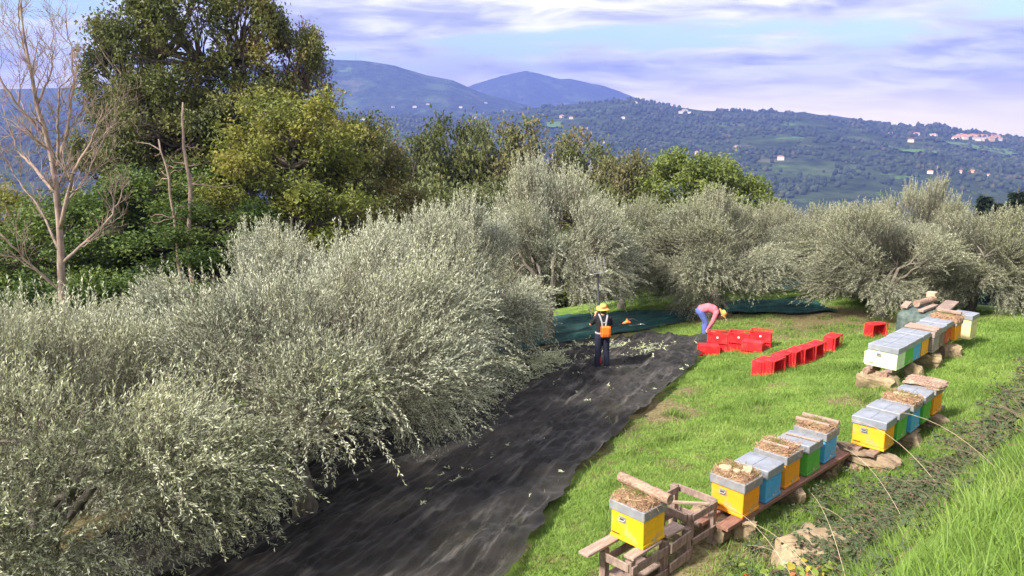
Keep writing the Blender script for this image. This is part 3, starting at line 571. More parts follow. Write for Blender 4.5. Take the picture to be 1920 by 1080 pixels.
# ------------------------------------------------------------------ harvest nets
def resample(P, n):
    P = np.array(P, float); s = np.concatenate([[0], np.cumsum(np.linalg.norm(np.diff(P, axis=0), axis=1))]); t = np.linspace(0, s[-1], n); return np.stack([np.interp(t, s, P[:, 0]), np.interp(t, s, P[:, 1])], 1)
def net(name, Rr, Ll, ns, nt, mat, label, amp=.05, seed=0, lift=.03):
    a = resample(Rr, ns); b = resample(Ll, ns); t = np.linspace(0, 1, nt)[None, :, None]; P = a[:, None] * (1 - t) + b[:, None] * t
    edge = (fbm(np.arange(ns) * .16 + seed, np.zeros(ns), 3) - .5) * .22; w = np.clip(1 - t[..., 0] * 6, 0, 1)
    P[..., 0] += edge[:, None] * w; x = P[..., 0]; y = P[..., 1]
    # folds run along the cloth, with looser rumples across
    S = np.repeat(np.linspace(0, np.linalg.norm(a[-1] - a[0]), ns)[:, None], nt, 1); W = np.linalg.norm(P - a[:, None], axis=2)
    warp = (fbm(S * .25 + seed, W * .4, 3) - .5) * 2.4; f1 = 1 - np.abs(2 * fbm((W + warp * .8) * 1.5 + seed, S * .08, 3) - 1) * 2.2; f2 = 1 - np.abs(2 * fbm((W * .8 + S * .45) * 1.2 + 40, (S - W) * .2 + seed, 3) - 1) * 2.4
    z = G(x, y) + lift + amp * (np.clip(f1, 0, 1) * 1.1 + np.clip(f2, 0, 1) * .9) + amp * .42 * np.clip(1 - np.abs(2 * fbm((W + warp * .35) * 4.5 + seed + 9, S * .10, 3) - 1) * 3.0, 0, 1) + (fbm(x * 5, y * 5, 2) - .5) * .02 * (amp / .05)
    n = nt; i = np.arange(ns - 1)[:, None] * n; j = np.arange(n - 1)[None]; F = np.stack([i + j, i + j + 1, i + n + j + 1, i + n + j], -1).reshape(-1, 4)
    o = link(name, npmesh(name, np.stack([x, y, z], -1).reshape(-1, 3), F, True, {'edge': np.clip(1.05 - W / 2.2, 0, 1).ravel()}), mat); o.data.materials[0] = mat
    tag(o, label, 'net', 'harvest nets spread under the olives'); return [tuple(p) for p in a] + [tuple(p) for p in b[::-1]]
def net_mat(name, c1, c2, c3, thin=.2):
    m = bpy.data.materials.new(name); N, L, out, bs = nodes(m); tc = N.new('ShaderNodeTexCoord')
    def nz(s, d, rot=0, sc=(1, 1, 1)):
        vr = N.new('ShaderNodeVectorRotate'); vr.rotation_type = 'Z_AXIS'; vr.inputs['Angle'].default_value = rot; L.new(tc.outputs['Object'], vr.inputs['Vector']); mp = N.new('ShaderNodeMapping'); mp.inputs['Scale'].default_value = sc; L.new(vr.outputs[0], mp.inputs[0])
        n = N.new('ShaderNodeTexNoise'); n.inputs['Scale'].default_value = s; n.inputs['Detail'].default_value = d; n.inputs['Roughness'].default_value = .65; L.new(mp.outputs[0], n.inputs['Vector']); return n.outputs['Fac']
    def mr(v, a, b, hi=1.):
        r = N.new('ShaderNodeMapRange'); r.interpolation_type = 'SMOOTHSTEP'; L.new(v, r.inputs[0]); r.inputs[1].default_value = a; r.inputs[2].default_value = b; r.inputs[4].default_value = hi; return r.outputs[0]
    def mix(f, a, b):
        q = N.new('ShaderNodeMix'); q.data_type = 'RGBA'; L.new(f, q.inputs[0])
        for s, v in ((6, a), (7, b)):
            if isinstance(v, tuple): q.inputs[s].default_value = (*v, 1)
            else: L.new(v, q.inputs[s])
        return q.outputs[2]
    c = mix(mr(nz(.8, 6), .35, .65), c1, c2); c = mix(mr(nz(5, 9, .40, (1, .10, 1)), .52, .68, .85), c, c3)
    L.new(c, bs.inputs['Base Color']); bs.inputs['Roughness'].default_value = .75; bs.inputs['Sheen Weight'].default_value = .07; bs.inputs['Specular IOR Level'].default_value = .12
    b = N.new('ShaderNodeBump'); b.inputs['Strength'].default_value = .7; b.inputs['Distance'].default_value = .03; L.new(nz(11, 7, .40, (1, .10, 1)), b.inputs['Height']); L.new(b.outputs[0], bs.inputs['Normal'])
    if thin:
        t = N.new('ShaderNodeBsdfTransparent'); ms = N.new('ShaderNodeMixShader'); ea = N.new('ShaderNodeAttribute'); ea.attribute_name = 'edge'; em = N.new('ShaderNodeMath'); em.operation = 'MULTIPLY_ADD'; L.new(ea.outputs['Fac'], em.inputs[0]); em.inputs[1].default_value = .09; L.new(nz(2.2, 8, .40, (1, .35, 1)), em.inputs[2]); L.new(mr(em.outputs[0], .50, .80, thin), ms.inputs[0]); L.new(bs.outputs[0], ms.inputs[1]); L.new(t.outputs[0], ms.inputs[2]); L.new(ms.outputs[0], out.inputs[0])
    return m
MAT['net_black'] = net_mat('net_black', (.008, .0075, .007), (.028, .024, .021), (.10, .09, .08), .42)
MAT['net_green'] = net_mat('net_green', (.004, .032, .030), (.008, .06, .052), (.02, .10, .085), .12)
NET1 = net('harvest_net', [(-1.6, 5.6), (0, 8.32), (.35, 9.32), (1.02, 11.46), (2.02, 13.82), (3.49, 16.66), (4.72, 19.33), (5.7, 21.55), (6.15, 23.4)],
           [(-9, 6.0), (-7.8, 8.6), (-6.2, 11.5), (-4.6, 14.5), (-2.6, 18.0), (-1.0, 20.6), (.7, 22.6), (2.2, 23.5), (4.1, 24.0)], 340, 260, MAT['net_black'], 'long black net with grey folds lying between the olive row and the lawn', .105, 3)
NET2 = net('harvest_net', [(-4.2, 17), (-1.4, 20.8), (.6, 23.0), (2.2, 23.9), (4.0, 24.9), (6.4, 26.2)], [(-6, 19), (-3, 23.5), (-.6, 26.8), (1.4, 28.6), (3.6, 28.6), (6.6, 28.0)], 120, 60, MAT['net_green'], 'dark green net behind the standing picker under the row end', .05, 9, .03)
NET3 = net('harvest_net', [(7.9, 26.7), (9.5, 26.5), (11.5, 26.6)], [(7.8, 29), (9.4, 29.6), (11.4, 29.2)], 60, 40, MAT['net_green'], 'dark green net under the round olive, beyond the bending picker', .05, 5, .03)

# olive cuttings lying on the net
def cuttings():
    r = np.random.default_rng(61); n = 420; B = []; D = []
    cx = np.concatenate([r.normal(1.4, .9, 620), r.normal(3.0, .7, 200), r.normal(.2, .7, 200), r.uniform(-1.5, 5.5, 260)]); cyy = np.concatenate([r.normal(21.4, .7, 620), r.normal(22.3, .4, 200), r.normal(19.6, .8, 200), r.uniform(10, 23, 260)])
    ok = inpoly(cx, cyy, NET1); cx, cyy = cx[ok], cyy[ok]; a = r.uniform(0, 6.283, len(cx)); d = np.stack([np.cos(a), np.sin(a), r.uniform(0, .25, len(cx))], 1)
    lpt = 9; t = np.tile(np.linspace(0, .32, lpt), len(cx)).reshape(-1, lpt); sc = np.where(np.arange(len(cx)) > len(cx) * .82, .30, 1.)
    P = np.stack([cx, cyy, G(cx, cyy) + .10], 1); B = (P[:, None] + d[:, None] * (t * sc[:, None])[..., None]).reshape(-1, 3); DD = norm(np.repeat(d, lpt, 0) + r.normal(0, .6, (len(B), 3)) * np.array([1, 1, .4]))
    ln = .085 * r.uniform(.7, 1.2, len(B)); V, F = leaves_from(B, DD, norm(r.normal(0, .3, B.shape) + np.array([0, 0, 1.])), ln, ln * .3)
    m = leafmat('cut_leaf', [(0, (.20, .24, .10)), (.6, (.38, .42, .19)), (1, (.52, .54, .30))], (.52, .55, .40), .1)
    tag(link('olive_cuttings', npmesh('olive_cuttings', V, F, False, {'rnd': np.repeat(r.random(len(B)), 4)}), m), 'pale olive sprigs fallen on the black net around the standing picker', 'leaves', kind='stuff')
cuttings()

# ------------------------------------------------------------------ beehives
def paint(name, c, wear=(.36, .27, .17), amt=.5):
    d = tuple(k * .86 for k in c); return surf(name, c, d, 5, .62, .15, (1, 1, 3), c3=wear, s3=7., amt3=amt, spec=.35, bdist=.006)
MAT['yellow'] = paint('hive_yellow', (.86, .47, .010)); MAT['orange'] = paint('hive_orange', (.84, .33, .014)); MAT['amber'] = paint('hive_amber', (.80, .37, .02))
MAT['blue'] = paint('hive_blue', (.07, .36, .66)); MAT['green'] = paint('hive_green', (.09, .40, .05)); MAT['pale'] = paint('hive_pale_green', (.60, .74, .47), (.55, .5, .3), .15)
MAT['red'] = paint('hive_red', (.45, .075, .02)); MAT['grey_wood'] = surf('grey_wood', (.20, .155, .14), (.36, .30, .28), 9, .9, .4, (1, 1, 5)); MAT['brown_wood'] = surf('brown_wood', (.14, .10, .08), (.24, .17, .13), 9, .9, .4, (1, 1, 5))
MAT['cream'] = paint('hive_cream', (.70, .62, .30))
MAT['zinc'] = surf('zinc', (.20, .215, .25), (.34, .36, .405), 4, .52, .08, (1, 1, 1), metal=.25, c3=(.30, .26, .22), s3=5., amt3=.55, spec=.5, bdist=.004)
MAT['zinc_worn'] = surf('zinc_worn', (.17, .175, .19), (.29, .29, .31), 6, .7, .2, metal=.1, c3=(.30, .22, .15), s3=6, amt3=.6, bdist=.006)
MAT['steel'] = surf('steel', (.45, .45, .46), (.62, .62, .63), 10, .35, 0, metal=.7); MAT['slot'] = surf('slot', (.03, .02, .015), (.05, .035, .02), 10, .9, 0)
MAT['straw'] = surf('straw', (.17, .095, .06), (.38, .235, .145), 26, .95, .9, (1, 1, 1), c3=(.22, .20, .07), s3=5, amt3=.7, bdist=.03)
MAT['straw_fibre'] = leafmat('straw_fibre', [(0, (.20, .11, .065)), (.6, (.40, .25, .15)), (1, (.54, .38, .24))], None, .1, 3, .2, .8)
MAT['plank'] = surf('plank', (.22, .15, .12), (.42, .31, .25), 7, .9, .5, (.6, 6, 6), c3=(.16, .11, .10), s3=4, amt3=.5)
MAT['timber'] = surf('timber', (.15, .10, .085), (.30, .215, .18), 7, .92, .5, (3, 3, .6), c3=(.36, .28, .22), s3=3, amt3=.5)
MAT['board_red'] = surf('board_red', (.16, .075, .055), (.27, .14, .10), 7, .9, .4, (1, 5, 5))
MAT['log'] = surf('log_bark', (.15, .09, .065), (.40, .27, .20), 9, .95, .8, (1, 5, 5), c3=(.50, .36, .27), s3=3, amt3=.5)
MAT['stone'] = surf('stone', (.19, .135, .08), (.38, .29, .18), 5, .95, .8, c3=(.14, .12, .08), s3=3, amt3=.6, bdist=.04)
MAT['pale_stone'] = surf('pale_stone', (.34, .25, .15), (.56, .45, .31), 7, .95, .9, c3=(.22, .16, .09), s3=4, amt3=.7, bdist=.04)
MAT['brown_stone'] = surf('brown_stone', (.17, .12, .08), (.32, .24, .16), 5, .95, .9, c3=(.10, .09, .05), s3=3, amt3=.6, bdist=.04)
ROW = math.atan2(.69, .72); rv = np.array([math.cos(ROW), math.sin(ROW)]); pv = np.array([-math.sin(ROW), math.cos(ROW)])
def loc(o, x, y, z=0.): return (o[0] + rv[0] * x + pv[0] * y, o[1] + rv[1] * x + pv[1] * y, o[2] + z)
def hive(o, color, label, W=.385, L=.445, Hb=.35, lid='zinc', lh=.115, porch=False, handle=True, tilt=0., group='beehives of the terrace', lt=.012):
    """front corner of the body at o; X along the row, Y towards the olives"""
    j = rng.normal(0, .012, 2)
    e = empty('beehive', o, rot=(tilt + rng.normal(0, .008), rng.normal(0, .008), ROW + rng.normal(0, .02))); tag(e, label, 'beehive', group); m = MAT[color]
    b = MB(); b.box((W / 2, L / 2, .04 + (Hb - .04) / 2), (W, L, Hb - .04), bev=.006); b.build('body', m, e)
    f = MB(); f.box((W / 2, L / 2 + (.03 if porch else 0), .019), (W + .012, L + (.07 if porch else .012), .038), bev=.004); fl = f.build('floor_board', m, e)
    if porch: p = MB(); p.box((W / 2, L + .045, Hb * .72), (W, .09, .016)); p.box((W * .03, L + .04, Hb * .40), (.018, .08, Hb * .62)); p.box((W * .97, L + .04, Hb * .40), (.018, .08, Hb * .62)); p.build('porch', m, e)
    l = MB(); ov = .022; l.box((W / 2, L / 2, Hb + lh / 2 - .02), (W + 2 * ov, L + 2 * ov, lh), bev=.008); lo = l.build('lid', MAT[lid], e)
    q = MB(); q.box((W / 2, L / 2, Hb + lh - .02 + .002), (W + 2 * ov - .03, .014, .006)); q.box((W * .5, L + ov - .002, Hb + lh / 2 - .02), (.016, .006, lh * .9)); q.build('seam', MAT[lid], lo)
    if handle:
        h = MB(); h.box((-.004, L * .63, Hb * .72), (.010, .10, .075)); ho = h.build('handle', MAT['steel'], e)
        w = MB(); w.tube([(-.012, L * .63 - .036, Hb * .72 + .012), (-.032, L * .63 - .032, Hb * .72 - .004), (-.032, L * .63 + .032, Hb * .72 - .004), (-.012, L * .63 + .036, Hb * .72 + .012)], .005, 5); w.build('grip', MAT['steel'], ho); g_ = MB(); g_.box((-.0105, L * .63, Hb * .72 + .004), (.006, .08, .012)); g_.build('grip_slot', MAT['slot'], ho)
        s = MB(); s.box((-.002, L - .07, .062), (.006, .11, .012)); s.build('slot', MAT['slot'], e)
    k = MB(); k.box((W * .5, -.003, Hb * .80), (W * .28, .008, .022)); k.build('finger_grip', m, e)
    c = MB(); c.box((W * .5, -.004, .055), (.035, .010, .025)); c.build('catch', MAT['steel'], e)
    return o, W, L, Hb + lh - .02
def straw(h, label, seed, moss=.4, thick=.05, over=.014):
    o, W, L, top = h; r = np.random.default_rng(seed); e = empty('straw_pad', loc(o, 0, 0, top), ROW); tag(e, label, 'straw', 'straw pads laid on the hive lids')
    n = 26; u = np.linspace(-over, W + over, n); v = np.linspace(-over, L + over, n); X, Y = np.meshgrid(u, v); rimd = np.minimum(np.minimum(X + over, W + over - X), np.minimum(Y + over, L + over - Y))
    Z = thick * (np.clip(rimd / .06, 0, 1) ** .6) * (.45 + 1.1 * fbm(X * 9 + seed, Y * 9, 3)) - .03 * np.clip(1 - rimd / .04, 0, 1)
    i = np.arange(n - 1)[:, None] * n; j = np.arange(n - 1)[None]; F = np.stack([i + j, i + j + 1, i + n + j + 1, i + n + j], -1).reshape(-1, 4)
    X = X + r.normal(0, .008, X.shape); Y = Y + r.normal(0, .008, Y.shape)
    link('mat', npmesh('mat', np.stack([X, Y, Z], -1).reshape(-1, 3), F, False), MAT['straw'], e)
    q = 520; x = r.uniform(-over, W + over, q); y = r.uniform(-over, L + over, q); a = r.uniform(0, 6.28, q); z = thick * .7 + r.uniform(0, .04, q); d = np.stack([np.cos(a), np.sin(a), r.uniform(-.45, .3, q)], 1); edge = (x < .02) | (y < .02) | (x > W - .02) | (y > L - .02); d[edge, 2] -= .6; z[edge] -= .03
    P = np.stack([x, y, z], 1); ln = r.uniform(.05, .14, q)[:, None]; V, Fr = ribbons(P - d * ln / 2, P + d * ln / 2, .0032)
    fo = link('straw_fibres', npmesh('straw_fibres', V, Fr, False, {'rnd': np.repeat(r.random(q), 6)}), MAT['straw_fibre'], e); fo['kind'] = 'stuff'
    if moss:
        g = 160; x = r.normal(W * .55, W * .16, g); y = r.normal(L * .55, L * .2, g); P = np.stack([x, y, np.full(g, thick * .6)], 1); d = norm(r.normal(0, .35, (g, 3)) + np.array([0, 0, 1.])); ln = r.uniform(.04, .11, g)[:, None]; V, Fr = ribbons(P, P + d * ln, .003)
        m = MAT.setdefault('dry_green', leafmat('dry_green', [(0, (.14, .16, .04)), (1, (.30, .30, .09))], None, .2)); fo = link('grass_tuft', npmesh('grass_tuft', V, Fr, False, {'rnd': np.repeat(r.random(g), 6)}), m, e); fo['kind'] = 'stuff'
    return e
def plank(name, p0, p1, w, t, mat, label, cat='plank', roll=0., group=None):
    p0 = Vector(p0); p1 = Vector(p1); d = p1 - p0; M = d.to_track_quat('X', 'Z').to_matrix() @ Matrix.Rotation(roll, 3, 'X')
    b = MB(); b.box((0, 0, 0), (d.length, w, t), bev=min(w, t) * .08); o = b.build(name, MAT[mat]); o.location = (p0 + p1) / 2; o.rotation_euler = M.to_euler(); tag(o, label, cat, group); return o
def log(p0, p1, r, mat, label, seed=0, cat='log', group=None, sides=12):
    rr = np.random.default_rng(seed); P = np.stack([np.linspace(p0[i], p1[i], 9) for i in range(3)], 1) - np.array(p0) + rr.normal(0, r * .04, (9, 3)); b = MB(); b.tube(P, r * (1 + rr.normal(0, .05, 9)), sides)
    o = b.build('log' if cat == 'log' else 'stick', MAT[mat], None, False); o.location = p0; tag(o, label, cat, group); return o
def stone(x, y, z, size, rz, mat, label, seed, amp=.5, group=None, cat='stone', rot=(0, 0)):
    me = rough_mesh(size, 6, amp, seed); o = link('stone', me, MAT[mat], loc=(x, y, z), rot=(rot[0], rot[1], rz)); tag(o, label, cat, group); return o
# --- first hive, alone on the trestle
A = (1.42, 7.68, 1.96)
h = hive(A, 'yellow', 'bright yellow beehive alone on the wooden trestle, log on its lid', lid='zinc_worn')
straw(h, 'straw pad under the log on the lone yellow hive', 71, .6)
log(loc(A, .28, -.14, h[3] + .10), loc(A, .31, .58, h[3] + .12), .058, 'log', 'short barked log lying on the straw of the lone yellow hive', 72)
def trestle():
    e = empty('wooden_trestle', (A[0], A[1], A[2] - .55), ROW); tag(e, 'weathered wooden trestle of posts and boards carrying the lone yellow hive', 'trestle'); T = MAT['timber']
    def bx(nm, c, s, mat=T, rz=0.): MB().box((0, 0, 0), s, bev=.006).build(nm, mat, e, loc=c, rot=(0, 0, rz))
    top = .55 - .022
    for x, y in ((-.16, .04), (-.16, .40), (.46, .04), (.46, .40), (.88, .02)): bx('leg', (x, y, .12), (.085, .085, .72))
    for y in (.04, .40): bx('rail', (.15, y - .055, .38), (.70, .025, .10)); bx('rail', (.15, y - .055, .10), (.70, .022, .09))
    for x in (-.214, .514): bx('rail', (x, .22, .41), (.022, .40, .10)); bx('rail', (x, .22, .08), (.022, .40, .10))
    bx('rail', (.68, -.04, .40), (.44, .025, .12), rz=.06); bx('rail', (.68, -.04, .16), (.44, .022, .12), rz=.05); bx('rail', (.70, .36, .40), (.45, .03, .10))
    bx('board', (-.06, .41, top), (.90, .14, .035), MAT['plank']); bx('board', (.06, .04, top), (.54, .13, .035), MAT['plank'], .03); bx('board', (.62, .07, top), (.34, .17, .035), MAT['plank'], -.04); bx('shelf', (.15, .22, .16), (.55, .34, .03), MAT['timber'])
trestle()
def frame2():
    o = loc(A, .96, .04, -.52); e = empty('wooden_rack', o, ROW); tag(e, 'empty weathered wooden frame between the lone yellow hive and the orange hive', 'wooden rack'); T = MAT['timber']
    def bx(nm, c, s, rot=(0, 0, 0), mat=T): MB().box((0, 0, 0), s, bev=.005).build(nm, mat, e, loc=c, rot=rot)
    for x, y in ((0, 0), (0, .56), (.50, .56), (.50, 0)): bx('leg', (x, y, .20), (.08, .08, .80))
    for y in (0, .56): bx('rail', (.25, y - .05, .55), (.52, .026, .09)); bx('rail', (.25, y - .05, .24), (.52, .026, .08))
    for x in (-.054, .554): bx('rail', (x, .28, .55), (.026, .56, .09)); bx('rail', (x, .28, .26), (.024, .56, .08))
    bx('crossbar', (.25, .28, .34), (.05, .52, .06)); 
frame2()
plank('stick', loc(A, .84, .5, .10), loc(A, 1.22, -.06, .14), .035, .03, 'plank', 'thin bare stick laid across the empty wooden frame', 'stick')
# --- second set: five hives on long rails
B0 = (2.80, 8.68, 1.80); S2 = .565
cfg = (('orange', 'zinc_worn', 'orange beehive first on the long board, straw and stones on its lid'), ('blue', 'zinc', 'blue beehive with clean grey lid between two orange hives'), ('orange', 'zinc_worn', 'orange beehive between a blue and a green hive, sticks on its straw'),
       ('green', 'zinc', 'green beehive with a stick on its grey lid, on the long board'), ('blue', 'zinc_worn', 'blue beehive at the far end of the long board, two battens on its straw'))
HB = []
for i, (c, l, lab) in enumerate(cfg):
    HB.append(hive(loc(B0, S2 * i, (0, .0, .03, .0, .02)[i], (0, .0, 0, .0, .01)[i]), c, lab, lid=l, handle=i == 0, lh=.115 if l == 'zinc' else .12))
straw(HB[0], 'straw pad with flat stones on the first orange hive', 73, .7, .06); straw(HB[2], 'straw pad with two sticks on the second orange hive', 74, .5, .06); straw(HB[4], 'straw pad under the two battens on the blue hive', 75, .4, .06)
for k, (x, y, s) in enumerate(((.10, .31, (.14, .12, .05)), (.24, .10, (.15, .11, .05)), (.12, .17, (.07, .06, .05)))):
    p = loc(HB[0][0], x, y, HB[0][3] + .075); stone(p[0], p[1], p[2], s, k * 1.1, 'pale_stone', ('larger flat pale stone on the straw of the first orange hive', 'flat pale stone at the outer lid edge of the first orange hive', 'smallest pale stone on the straw of the first orange hive')[k], 80 + k, .35)
q = HB[2]; log(loc(q[0], .10, .42, q[3] + .075), loc(q[0], .13, .04, q[3] + .07), .02, 'plank', 'thicker pale stick on the straw of the second orange hive', 91, 'stick', sides=7); log(loc(q[0], .30, .42, q[3] + .075), loc(q[0], .33, -.02, q[3] + .07), .017, 'plank', 'thinner stick along the back of the second orange hive straw', 92, 'stick', sides=7)
q = HB[3]; log(loc(q[0], .17, .42, q[3] + .017), loc(q[0], .22, -.05, q[3] + .019), .016, 'plank', 'straight stick lying on the grey lid of the green hive', 93, 'stick', sides=7)
q = HB[4]; plank('batten', loc(q[0], .10, .50, q[3] + .08), loc(q[0], .13, .02, q[3] + .075), .045, .04, 'plank', 'front one of two pale battens on the straw of the blue hive', 'batten'); plank('batten', loc(q[0], .30, .50, q[3] + .085), loc(q[0], .33, -.03, q[3] + .085), .05, .045, 'plank', 'rear one of two pale battens on the straw of the blue hive', 'batten')
plank('board', loc(B0, -.32, .08, -.035), loc(B0, 2.95, .02, -.035), .16, .05, 'board_red', 'long reddish board under the front edge of the five hives', 'board'); plank('board', loc(B0, -.42, .36, -.035), loc(B0, 2.85, .36, -.035), .16, .05, 'board_red', 'long reddish board under the rear edge of the five hives', 'board')
# --- third set
C0 = (5.41, 10.58, 1.85); S3 = .53
cfg = (('amber', 'zinc', 'amber yellow beehive with grey lid standing on rough slabs'), ('green', 'zinc', 'green beehive with clean lid next to the amber yellow one'), ('blue', 'zinc_worn', 'blue beehive with straw between the two green hives'), ('green', 'zinc', 'green beehive with clean lid between the blue and the orange hive'), ('orange', 'zinc_worn', 'orange beehive with a bark slab on top, last of the middle set'))
HC = []
for i, (c, l, lab) in enumerate(cfg): HC.append(hive(loc(C0, S3 * i, (0, .02, .0, .01, .03)[i], (0, .0, .0, .0, .0)[i]), c, lab, lid=l, handle=i == 0, L=.46, lh=.12))
straw(HC[2], 'straw pad with a yellowish stone on the blue hive of the middle set', 76, .4, .06, .02)
q = HC[2]; p = loc(q[0], .20, .25, q[3] + .06); stone(*p, (.10, .22, .05), ROW, 'pale_stone', 'flat yellowish stone on the straw of the middle blue hive', 84, .3)
q = HC[4]; p = loc(q[0], .19, .23, q[3] + .03); o = stone(*p, (.42, .56, .09), ROW, 'log', 'broad slab of bark covering the orange hive of the middle set', 85, .35, cat='bark slab'); o.name = 'bark_slab'
plank('board', loc(C0, -.2, .12, -.03), loc(C0, 2.8, .12, -.03), .14, .045, 'timber', 'dark board under the front edge of the middle set', 'board'); plank('board', loc(C0, -.14, .38, -.03), loc(C0, 2.8, .38, -.03), .16, .045, 'timber', 'dark board under the rear edge of the middle set', 'board')
# --- fourth set
D0 = (7.62, 14.73, 1.78); S4 = .455
cfg = (('pale', 'zinc', 'pale green beehive with flat grey lid on log chunks'), ('green', 'zinc', 'green beehive tucked behind the pale green one'), ('blue', 'zinc', 'blue beehive between the green and the amber one of the far set'), ('amber', 'zinc', 'amber beehive between the blue and the grey wooden one'),
       ('grey_wood', 'grey_wood', 'bare grey weathered wooden beehive with planks on its roof'), ('brown_wood', 'zinc', 'brown wooden beehive between the grey and the red one'), ('red', 'zinc', 'brick red beehive with grey lid in the far set'), ('orange', 'zinc_worn', 'orange beehive under thick straw at the end of the far set'))
HD = []
for i, (c, l, lab) in enumerate(cfg): HD.append(hive(loc(D0, S4 * i + (.06 if i > 3 else 0) + (.1 if i > 6 else 0), (0, 0, .02, 0, -.05, 0, 0, -.04)[i], (0, 0, 0, .02, .0, 0, .03, .0)[i]), c, lab, lid=l, handle=i == 0, W=.42, L=.56 if i == 0 else .53, lh=.12, porch=i == 0))
q = HD[4]; plank('plank', loc(q[0], .10, .62, q[3] + .03), loc(q[0], .10, -.04, q[3] + .03), .14, .04, 'plank', 'front plank on the roof of the grey wooden hive', 'plank'); plank('plank', loc(q[0], .30, .62, q[3] + .035), loc(q[0], .30, -.02, q[3] + .035), .15, .04, 'plank', 'rear plank on the roof of the grey wooden hive', 'plank')
straw(HD[7], 'thick straw pad on the last orange hive of the far set', 77, .2, .08, .04); q = HD[7]; plank('plank', loc(q[0], .3, .5, q[3] + .14), loc(q[0], .3, .0, q[3] + .14), .10, .06, 'plank', 'pale plank block on the straw of the last orange hive', 'plank')
plank('board', loc(D0, -.05, .12, -.03), loc(D0, 3.95, .12, -.03), .12, .05, 'timber', 'dark board under the front edge of the far set', 'board'); plank('board', loc(D0, -.05, .5, -.03), loc(D0, 3.95, .5, -.03), .12, .05, 'timber', 'dark board under the rear edge of the far set', 'board')
# covered stack and a last hive behind it
E0 = loc(D0, 4.55, -.05, -.30)
hive(loc(D0, 4.55, -.02, -.22), 'cream', 'cream beehive with greenish lid beside the tarp-covered stack', lid='zinc', handle=False, Hb=.50, W=.42, L=.45)
def covered():
    o = loc(D0, 3.85, .55, -.55); e = empty('covered_stack', o, ROW); tag(e, 'hive stack wrapped in grey-green tarp under planks and a log', 'covered stack')
    W, L, Hh = 1.35, .9, .90; nu, nv = 44, 40
    # a tarp: box draped with rumples, walls flaring to the ground
    V = []; u = np.linspace(0, 1, nu); 
    prof = [(0, Hh * 1.0)] ; ang = np.linspace(0, 2 * np.pi, 72, endpoint=False); rings = []
    for k, (s, z) in enumerate(((.02, Hh + .05), (.5, Hh + .04), (.85, Hh + .02), (.98, Hh - .03), (1.0, Hh - .18), (1.02, Hh * .55), (1.05, Hh * .28), (1.10, .0))):
        c, sn = np.cos(ang), np.sin(ang); m = np.maximum(np.abs(c), np.abs(sn)); m = m * .82 + .18; x = c / m * W / 2 * s; y = sn / m * L / 2 * s; f = (fbm(ang * 4.2 + 3, np.full(72, k * .5), 3) - .5) * (.26 if k > 3 else .06); rings.append(np.stack([x * (1 + f) + W / 2, y * (1 + f) + L / 2, z + (fbm(x * 3 + k, y * 3, 2) - .5) * .08], 1))
    P = np.concatenate(rings); n = 72; i = np.arange(len(rings) - 1)[:, None] * n; j = np.arange(n)[None]; F = np.stack([i + j, i + n + j, i + n + (j + 1) % n, i + (j + 1) % n], -1).reshape(-1, 4)
    link('tarp', npmesh('tarp', P, F, True), surf('tarp', (.045, .07, .062), (.12, .15, .135), 9, .65, .9, bdist=.05), e)
    return o, Hh
co, ch = covered()
plank('plank', loc(co, .2, .80, ch + .09), loc(co, .75, .88, ch + .12), .16, .05, 'plank', 'pale short plank on the tarp corner next to the olives', 'plank'); plank('plank', loc(co, .6, .05, ch + .08), loc(co, 1.5, .12, ch + .14), .30, .05, 'timber', 'wide grey board on the tarp of the covered stack', 'plank')
log(loc(co, .5, .62, ch + .15), loc(co, 1.35, .50, ch + .17), .085, 'log', 'dark log lying along the tarp of the covered stack', 95); plank('plank', loc(co, .1, .38, ch + .08), loc(co, .95, .32, ch + .10), .13, .06, 'plank', 'narrow plank sloping between log and grey board on the tarp', 'plank')
plank('wood_block', loc(co, 1.32, .58, ch + .26), loc(co, 1.55, .58, ch + .26), .20, .14, 'pale_stone', 'pale wooden block on top of the covered stack', 'block')
# stones carrying the sets
def rock(o, x, y, z, size, rz, mat, label, seed, amp=.5): p = loc(o, x, y, z); return stone(*p, size, rz + ROW, mat, label, seed, amp, 'stones under the hive boards')
rock(C0, .02, .22, -.14, (.34, .80, .17), .1, 'brown_stone', 'long rough slab right under the amber hive', 101, .45); rock(C0, .12, .55, -.30, (.4, .34, .24), .4, 'brown_stone', 'grey-brown stone under the slab at the lawn side of the amber hive', 102); rock(C0, .05, .02, -.33, (.36, .34, .26), .8, 'stone', 'squarish stone under the slab at the bank side of the amber hive', 103); rock(C0, -.12, .32, -.32, (.18, .2, .16), .8, 'log', 'small reddish stone wedged below the slab of the amber hive', 104)
rock(C0, 1.3, .2, -.22, (.5, .5, .32), .2, 'brown_stone', 'stone under the middle of the amber-to-orange set', 105); rock(C0, 2.4, .2, -.22, (.5, .5, .32), .9, 'brown_stone', 'stone under the far end of the amber-to-orange set', 106)
rock(D0, .0, .32, -.36, (.5, .72, .40), .1, 'stone', 'big tan stone block under the pale green hive', 107, .4); rock(D0, .35, .62, -.4, (.3, .3, .3), .5, 'pale_stone', 'light stone beside the tan block under the pale green hive', 108); rock(D0, .95, -.02, -.26, (.3, .32, .36), .2, 'stone', 'yellowish stone under the blue hive of the far set', 109); rock(D0, 2.1, .1, -.25, (.4, .5, .36), .2, 'stone', 'tan stone under the grey wooden hive', 110); rock(D0, 3.2, -.02, -.28, (.4, .4, .34), .7, 'stone', 'tan stone under the red hive', 111)
log(loc(D0, -.10, .55, -.11), loc(D0, .35, .48, -.11), .075, 'log', 'log chunk under the pale green hive at the lawn side', 112); log(loc(D0, -.12, .2, -.11), loc(D0, .33, .16, -.11), .08, 'log', 'log chunk under the pale green hive at the bank side', 113)
